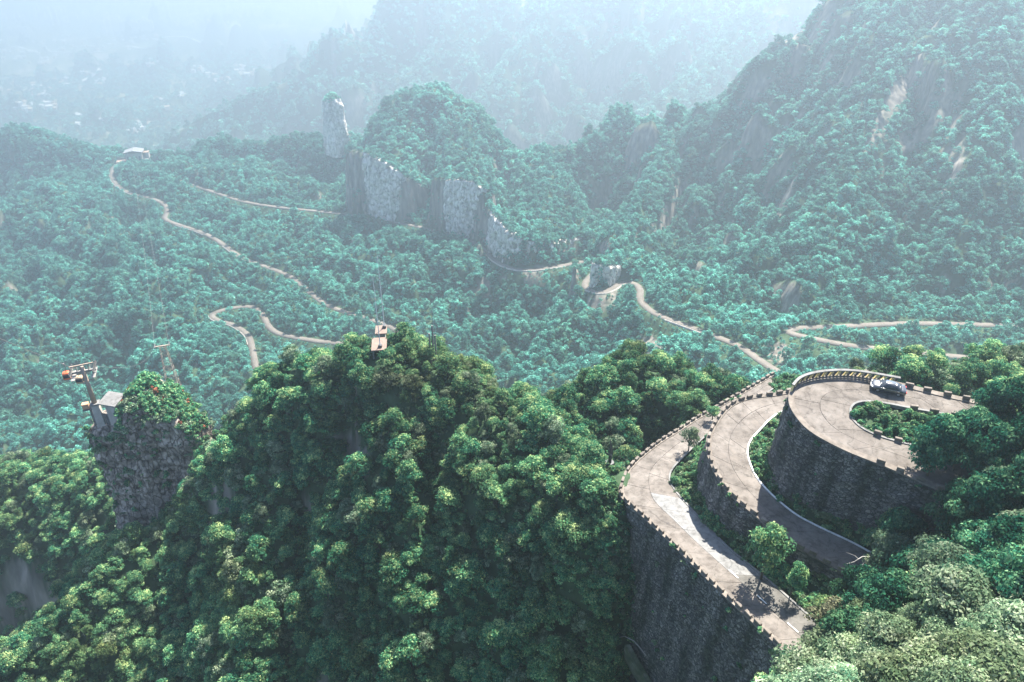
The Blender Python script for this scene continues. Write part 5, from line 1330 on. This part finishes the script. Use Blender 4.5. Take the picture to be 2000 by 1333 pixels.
def cable(a, b, sag, r, label):
    a, b = np.asarray(a, float), np.asarray(b, float); n = 24
    ptsc = [a + (b - a) * t - np.array([0, 0, sag * 4 * t * (1 - t)]) for t in np.linspace(0, 1, n)]
    o0_ = ptsc[0]; o = MB().tube([tuple(p - o0_) for p in ptsc], r, 5).build('cable', M['steel'], None, loc=tuple(o0_))
    return tag(o, label, 'cable', 'cable car ropes')
cable(armR, tL, 6, .03, 'steel rope from the crag pylon to the lattice tower')
cable(tL, stn + [0, 0, 16], 10, .05, 'steel rope from the lattice tower up to the roadside station')
cable(tR, stn + [6, 0, 16], 10, .05, 'second steel rope from the lattice tower up to the roadside station')
gA_, gB_ = g1, g2
cable(armL, g2, .1, .03, 'steel rope between the pylon arm and the tan cabin')
cable(g2, g1 + (g1 - g2) * 0.0, .1, .05, 'steel rope between the tan and the red cabin')
cable(g1, g1 + (g1 - g2) / np.linalg.norm(g1 - g2) * 220 + [0, 0, 18], 4, .05, 'steel rope running on beyond the red cabin')

# ------------------------------------------------------------------ roadside station on the far ridge
sb = at(262, 318, 880); st = empty('roadside_station', tuple(sb), .25); st.scale = (1.2, 1.2, 1.2); tag(st, 'grey-roofed cable station on a pale terrace at the top of the far road', 'building')
MB().box((-2, 4, -2), (40, 26, 6)).build('terrace', M['concrete_cool'], st)
MB().box((3, 0, 8), (22, 14, 15)).build('wall', M['wall_concrete'], st)
for k in range(4): MB().box((-5 + k * 5.3, -7.1, 7), (2.6, .3, 8)).build('opening', M['steel_dark'], st)
for sgn in (-1, 1):
    x0_, x1_ = 3, 3 + sgn * 13
    MB().add([(x0_, -9, 19), (x1_, -9, 16), (x1_, 11, 16), (x0_, 11, 19), (x0_, -9, 19.6), (x1_, -9, 16.6), (x1_, 11, 16.6), (x0_, 11, 19.6)], [[0, 3, 2, 1], [4, 5, 6, 7], [0, 1, 5, 4], [1, 2, 6, 5], [2, 3, 7, 6], [3, 0, 4, 7]]).build('roof', M['roof_grey'], st)
MB().box((-17, 2, 3), (13, 12, .6)).build('yard', M['tan_ground'], st)
MB().box((-17, 8.5, 4.6), (13, .5, 3)).build('parapet', M['concrete_cool'], st)
MB().box((18, 5, 9), (8, 9, 8)).build('annex', M['wall_concrete'], st)
MB().box((18, 5, 13.3), (9, 10, .6)).build('annex_roof', M['tan_ground'], st)

# ------------------------------------------------------------------ masts and deck on the central hill
dk = at(742, 690, 163); zg_ = float(sample_z(dk[:1], dk[1:2])[0]); dk[2] = max(dk[2], zg_ + 1.5)
deck = empty('lookout_deck', tuple(dk), .12); tag(deck, 'small pinkish concrete deck on posts at the top of the central hill', 'deck')
MB().box((0, .8, 0), (3.3, 5.4, .28)).build('slab', M['deck'], deck)
for sx_ in (-1.3, 1.3):
    for sy_ in (-1.5, 3.0): MB().box((sx_, sy_, -3.6), (.3, .3, 6.9)).build('post', M['concrete_cool'], deck)
MB().box((.3, 6.2, .5), (2.6, 3.8, .3)).build('rear_slab', M['deck'], deck)
MB().box((.3, 6.2, -3.2), (1.6, 2.4, 7.1)).build('pier', M['wall_concrete'], deck)
def mast(px_, py_, top_py, P, label):
    z = P[2]
    while project(np.array([P[0], P[1], z]))[1] > top_py: z += .25
    h = z - P[2]; m = empty('mast', tuple(P)); tag(m, label, 'mast')
    MB().box((0, 0, .3), (.8, .8, .6)).build('base_box', M['steel_dark'], m)
    MB().tube([(0, 0, .6), (0, 0, h * .5), (0, 0, h)], [.10, .085, .05], 8).build('pole', M['pale_paint'], m)
    for f in (.35, .7): MB().tube([(0, 0, h * f - .1), (0, 0, h * f + .1)], .14, 8).build('collar', M['steel'], m)
mast(743, 688, 545, np.array([dk[0] + .35, dk[1] - .6, dk[2] + .14]), 'shorter thin mast on the front edge of the hilltop deck')
mast(746, 655, 503, np.array([dk[0] + .2, dk[1] + 7.0, dk[2] + .65]), 'taller thin mast on the rear of the hilltop deck')
for k, (x_, y_, h_) in enumerate([(840, 672, 3.6), (846, 668, 5.0), (851, 674, 3.4)]):
    P = at(x_, y_ + 8, 158); zz = float(sample_z(P[:1], P[1:2])[0]); pz = max(zz - 1, P[2] - 4)
    MB().box((0, 0, 0), (.32, .32, P[2] - pz + h_)).build('post', M['concrete_cool'], None, loc=(P[0], P[1], (pz + P[2] + h_) / 2))
    tag(bpy.context.scene.objects[-1] if False else COL.objects[-1], 'grey concrete post standing among the trees on the crest right of the masts', 'post', 'posts on the crest')

# ------------------------------------------------------------------ bird sculpture at the lowest hairpin
sp_ = on_terrace(1190, 908, ZC, .3); sp_[2] -= .1
bd = empty('bird_sculpture', tuple(sp_), .3); tag(bd, 'black sculpture of a bird with raised wings on a dark plinth by the lowest hairpin', 'sculpture')
zb0 = float(sample_z(sp_[:1], sp_[1:2])[0]) - sp_[2]
mb = MB()
mb.tube([(0, 0, min(zb0, 0) - .6), (0, 0, .5), (0, 0, .75)], [.95, .9, .8], 12).build('plinth', M['bronze'], bd)
MB().tube([(0, 0, .7), (.05, 0, 1.3), (.12, 0, 1.9), (.05, 0, 2.25), (-.15, 0, 2.55)], [.38, .3, .34, .3, .16], 10).build('body', M['bronze'], bd, True)
MB().tube([(-.1, 0, 2.5), (-.3, -.05, 2.75), (-.55, -.1, 2.7), (-.8, -.1, 2.5)], [.16, .13, .12, .03], 8).build('head', M['bronze'], bd, True)
for sgn, tipx, tipz in ((-1, -1.35, 4.3), (1, .15, 5.3)):
    prof_ = [(.1, 1.9), (-.1 + tipx * .3, 2.6), (tipx * .75 - .15, 3.3), (tipx, tipz), (tipx + .42, 3.4), (tipx * .5 + .55, 2.6), (.45, 2.0)]
    vs = [(x, sgn * .10 + sgn * (z - 1.9) * .16 - .08, z) for x, z in prof_] + [(x, sgn * .10 + sgn * (z - 1.9) * .16 + .08, z) for x, z in prof_]
    n = len(prof_); fs = [list(range(n)), [n + q for q in range(n)][::-1]] + [[q, n + q, n + (q + 1) % n, (q + 1) % n] for q in range(n)]
    MB().add(vs, fs).build('wing', M['bronze'], bd)

# ------------------------------------------------------------------ parked car
pf, pr_ = on_terrace(1706, 756, ZA), on_terrace(1759, 768, ZA)
cdir = (pf - pr_)[:2]; cc = (pf + pr_) / 2; ca_ = math.atan2(cdir[1], cdir[0])
car = empty('parked_car', (cc[0], cc[1], cc[2] + .02), ca_); car.rotation_euler = (math.atan(.2 * math.cos(ca_)), -math.atan(.2 * math.sin(ca_)), ca_); tag(car, 'black sedan parked on the upper hairpin beside the guard blocks', 'car')
def loft(secs, mat, name, parent, closed_ends=True):
    """secs: list of (x, [(y, z) half outline from bottom centre outward to top centre])"""
    m = MB(); n = None; rows = []
    for x, half in secs:
        ring = [(x, y, z) for y, z in half] + [(x, -y, z) for y, z in half[::-1] if y > 1e-6]
        if half[0][0] > 1e-6: pass
        rows.append(ring); n = len(ring)
    vs = [v for r in rows for v in r]; fs = []
    for i in range(len(rows) - 1):
        for q in range(n): fs.append([i * n + q, i * n + (q + 1) % n, (i + 1) * n + (q + 1) % n, (i + 1) * n + q])
    if closed_ends: fs += [list(range(n)), [(len(rows) - 1) * n + q for q in range(n)][::-1]]
    o = m.add(vs, fs).build(name, mat, parent, True)
    return o
def bsec(x, w, zb, zt, hood):
    return (x, [(w * .86, zb), (w * .98, zb + .12), (w, zb + .35), (w * .97, zt - .1), (w * .88, zt), (w * .45, zt + hood), (0.02, zt + hood * 1.25)])
loft([bsec(-2.46, .62, .36, .62, .01), bsec(-2.40, .80, .26, .86, .03), bsec(-2.1, .90, .2, .98, .04), bsec(-1.5, .92, .18, .99, .04), bsec(-.6, .93, .18, .96, .03), bsec(.6, .93, .18, .93, .03), bsec(1.1, .93, .18, .90, .06), bsec(1.7, .91, .18, .84, .08), bsec(2.15, .86, .2, .74, .06), bsec(2.38, .76, .24, .64, .02), bsec(2.46, .55, .34, .56, .01)], M['car_paint'], 'body', car)
def csec(x, w0, z0, w1, z1): return (x, [(w0, z0), (w0 * .97, z0 + (z1 - z0) * .4), (w1, z1 - .06), (w1 * .8, z1), (.02, z1 + .02)])
loft([csec(-1.75, .62, .97, .60, 1.02), csec(-1.15, .80, .95, .62, 1.30), csec(-.7, .83, .95, .60, 1.41), csec(.0, .84, .94, .60, 1.45), csec(.45, .84, .93, .60, 1.42), csec(1.0, .80, .93, .62, 1.14), csec(1.3, .68, .93, .62, .98)], M['glass_dark'], 'glasshouse', car)
def rsec(x, w, z): return (x, [(w, z - .02), (w * .98, z + .035), (.02, z + .06)])
loft([rsec(-1.2, .56, 1.285), rsec(-.7, .585, 1.405), rsec(0, .59, 1.44), rsec(.45, .585, 1.415), rsec(.6, .58, 1.36)], M['car_paint'], 'roof', car)
for sy_ in (-1, 1):
    for x0_, x1_, z0_, z1_ in ((1.28, .5, .95, 1.42), (-1.72, -.95, .99, 1.34), (-.28, -.25, .95, 1.43)):
        MB().tube([(x0_, sy_ * .78, z0_), (x1_, sy_ * .6, z1_)], .045, 4).build('pillar', M['car_paint'], car)
    for xw in (-1.45, 1.42):
        wh = empty('wheel', (xw, sy_ * .82, .33)); wh.parent = car; wh.rotation_euler = (math.pi / 2, 0, 0)
        MB().tube([(0, 0, -.11), (0, 0, -.09), (0, 0, .09), (0, 0, .11)], [.28, .33, .33, .28], 18).build('tyre', M['tyre'], wh, False)
        MB().tube([(0, 0, -.125), (0, 0, .125)], .215, 14).build('rim', M['alloy'], wh, False)
    MB().box((2.22, sy_ * .62, .66), (.28, .3, .13)).build('headlight', M['lamp_glass'], car)
    MB().box((-2.4, sy_ * .62, .8), (.12, .36, .14)).build('taillight', M['tail_red'], car)
    MB().box((.82, sy_ * .98, 1.0), (.18, .2, .13)).build('mirror', M['car_paint'], car)
    MB().box((-.15, sy_ * .935, .93), (2.6, .02, .03)).build('chrome_strip', M['alloy'], car)
MB().box((2.44, 0, .5), (.06, .9, .2)).build('grille', M['steel_dark'], car)
MB().box((-2.47, 0, .62), (.03, .5, .12)).build('number_plate', M['plate_blue'], car)

# ------------------------------------------------------------------ rail and stair channel at the foot of the tall wall
hr0 = ground(1215, 1245, 80, 200); mbp = [on for on in (at(1203, 1246, 128), at(1220, 1243, 127), at(1238, 1252, 126), at(1252, 1268, 125), at(1262, 1281, 124))]
o0_ = mbp[0]; tag(MB().tube([tuple(p - o0_) for p in mbp], .10, 6).build('hand_rail', M['steel'], None, loc=tuple(o0_)), 'curved rusty pipe rail above the foot of the tall wall', 'rail')
sw = [at(1225, 1262, 127), at(1240, 1290, 126), at(1262, 1325, 125), at(1275, 1350, 124)]
so = np.array(sw[0]); vs = []
for p in sw: vs += [tuple(p - so + [-.45, 0, .35]), tuple(p - so + [.45, .1, .35]), tuple(p - so + [.45, .1, -3]), tuple(p - so + [-.45, 0, -3])]
fs = []
for k in range(3): fs += [[k * 4 + q, k * 4 + (q + 1) % 4, k * 4 + 4 + (q + 1) % 4, k * 4 + 4 + q] for q in range(4)]
tag(MB().add(vs, fs).build('drain_wall', M['moss_concrete'], None, loc=tuple(so)), 'mossy concrete channel wall running down beside the tall stone wall', 'wall')

# ------------------------------------------------------------------ town on the plain
def ground_far(px_, py_):
    r = ray(px_, py_); ds = np.arange(1500, 9000, 6.0); P = r * ds[:, None]
    hit = np.nonzero(P[:, 2] < sample_z(P[:, 0], P[:, 1]))[0]
    return P[hit[0]] if len(hit) else None
for ln_ in ([(0, 98), (60, 100), (120, 104), (200, 100), (300, 92)], [(0, 26), (100, 28), (200, 27), (280, 24)], [(90, 96), (180, 92), (260, 84), (350, 70), (430, 48)], [(280, 62), (340, 40), (380, 26), (420, 10)], [(400, 60), (520, 45), (640, 40)], [(0, 190), (80, 182), (160, 160), (230, 150)]):
    rp = [ground_far(a_, b_) for a_, b_ in ln_]
    if any(q is None for q in rp): continue
    rp = resample(np.array(rp), step=60.0); rp[:, 2] = sample_z(rp[:, 0], rp[:, 1]) + 1.5
    tag(ribbon('street', rp, -9, 9, 1.0, -6, M['house_white']), kind='structure')
def tower_mesh(k):
    g = random.Random(900 + k); w, d, h = g.uniform(20, 28), g.uniform(15, 20), 1.0
    m = MB(); m.box((0, 0, .485), (w, d, 1.03)); m.box((0, 0, 1.015), (w * .5, d * .5, .05)); m.box((0, -d / 2 - .7, .48), (w * .3, 1.4, .96))
    for f in range(1, 9): m.box((0, 0, f / 9), (w + .9, d + .9, .012))
    return mesh_np('tower', m.v, m.f, M['city_white'])
TW = [tower_mesh(k) for k in range(6)]
CL = [(95, 135, 50, 7, 34), (205, 240, 66, 8, 30), (60, 130, 20, 6, 26), (280, 300, 58, 5, 18), (312, 372, 40, 12, 28), (380, 432, 26, 10, 18), (320, 360, 30, 5, 20), (485, 515, 30, 6, 16), (530, 560, 26, 5, 14), (215, 290, 62, 6, 20), (140, 190, 40, 6, 16), (440, 480, 26, 6, 12), (575, 640, 22, 6, 12), (20, 60, 70, 5, 16), (260, 330, 14, 9, 18), (400, 560, 10, 14, 12), (600, 740, 14, 10, 11), (150, 260, 12, 9, 20), (0, 90, 40, 6, 14)]
for x0_, x1_, y_, cnt, hp in CL:
    for k in range(cnt):
        P = ground_far(x0_ + (x1_ - x0_) * (k + rng.uniform(.1, .9)) / cnt, y_ + rng.uniform(-4, 4))
        if P is None: continue
        h_ = hp * rng.uniform(.8, 1.1) / FPX * depth_of(P) / .97
        o = link('apartment_tower', TW[rng.integers(0, 6)], None, tuple(P)); o.scale = (1, 1, h_); o.rotation_euler = (0, 0, rng.uniform(-.2, .2) + .3)
        tag(o, 'pale high-rise apartment tower in the hazy town on the plain', 'tower', 'high-rise towers of the hazy town')
def house_mesh(k):
    g = random.Random(950 + k); w, d, h = g.uniform(12, 18), g.uniform(9, 12), g.uniform(6, 10)
    m = MB(); m.box((0, 0, h / 2 - .5), (w, d, h + 1))
    m.add([(-w / 2 - .6, -d / 2 - .6, h), (w / 2 + .6, -d / 2 - .6, h), (w / 2 + .6, d / 2 + .6, h), (-w / 2 - .6, d / 2 + .6, h), (-w / 2 - .6, 0, h + 3), (w / 2 + .6, 0, h + 3)], [[0, 1, 5, 4], [2, 3, 4, 5], [1, 2, 5], [3, 0, 4], [0, 3, 2, 1]])
    return mesh_np('house', m.v, m.f, M['house_white'] if k % 3 else M['house_tan'])
HS = [house_mesh(k) for k in range(6)]
HC = [(30, 60, 200, 220, 16), (65, 100, 165, 190, 20), (80, 110, 200, 215, 14), (105, 140, 155, 172, 14), (155, 185, 140, 152, 10), (185, 215, 155, 170, 8), (240, 258, 125, 132, 4), (290, 312, 118, 132, 8), (375, 400, 125, 145, 8), (400, 450, 145, 165, 18), (460, 500, 130, 150, 14), (345, 362, 180, 192, 8), (310, 340, 195, 215, 6), (0, 40, 160, 185, 10), (0, 120, 75, 120, 22), (100, 260, 70, 100, 30), (250, 350, 70, 80, 12), (150, 200, 220, 250, 6), (250, 300, 240, 262, 12), (20, 110, 100, 130, 14), (360, 460, 40, 50, 12)]
for x0_, x1_, y0_, y1_, cnt in HC:
    for k in range(cnt):
        P = ground_far(rng.uniform(x0_, x1_), rng.uniform(y0_, y1_))
        if P is None: continue
        o = link('village_house', HS[rng.integers(0, 6)], None, tuple(P)); o.rotation_euler = (0, 0, rng.uniform(-.5, .5)); sc_ = rng.uniform(.9, 1.7); o.scale = (sc_, sc_, sc_)
        tag(o, 'small pale gabled house among the fields of the hazy plain', 'house', 'houses scattered over the plain')



# ------------------------------------------------------------------ haze: one closed box of even, pale air round camera and scene
hm, hnt, hout = nodes_mat('haze')
pv = hnt.nodes.new('ShaderNodeVolumePrincipled')
pv.inputs['Color'].default_value = (0.47, 0.565, 0.645, 1)
pv.inputs['Density'].default_value = HAZE_DENSITY
pv.inputs['Density Attribute'].default_value = ''
pv.inputs['Anisotropy'].default_value = 0.65
hnt.links.new(pv.outputs[0], hout.inputs['Volume'])
zlo, zhi = float(GZ.min()) - 1.0, max(float(GZ.max()) + 12, 12.0)
hb = MB().box((0, 6500, (zlo + zhi) / 2), (30000, 16000, zhi - zlo)).build('haze', hm)
tag(hb, kind='stuff')
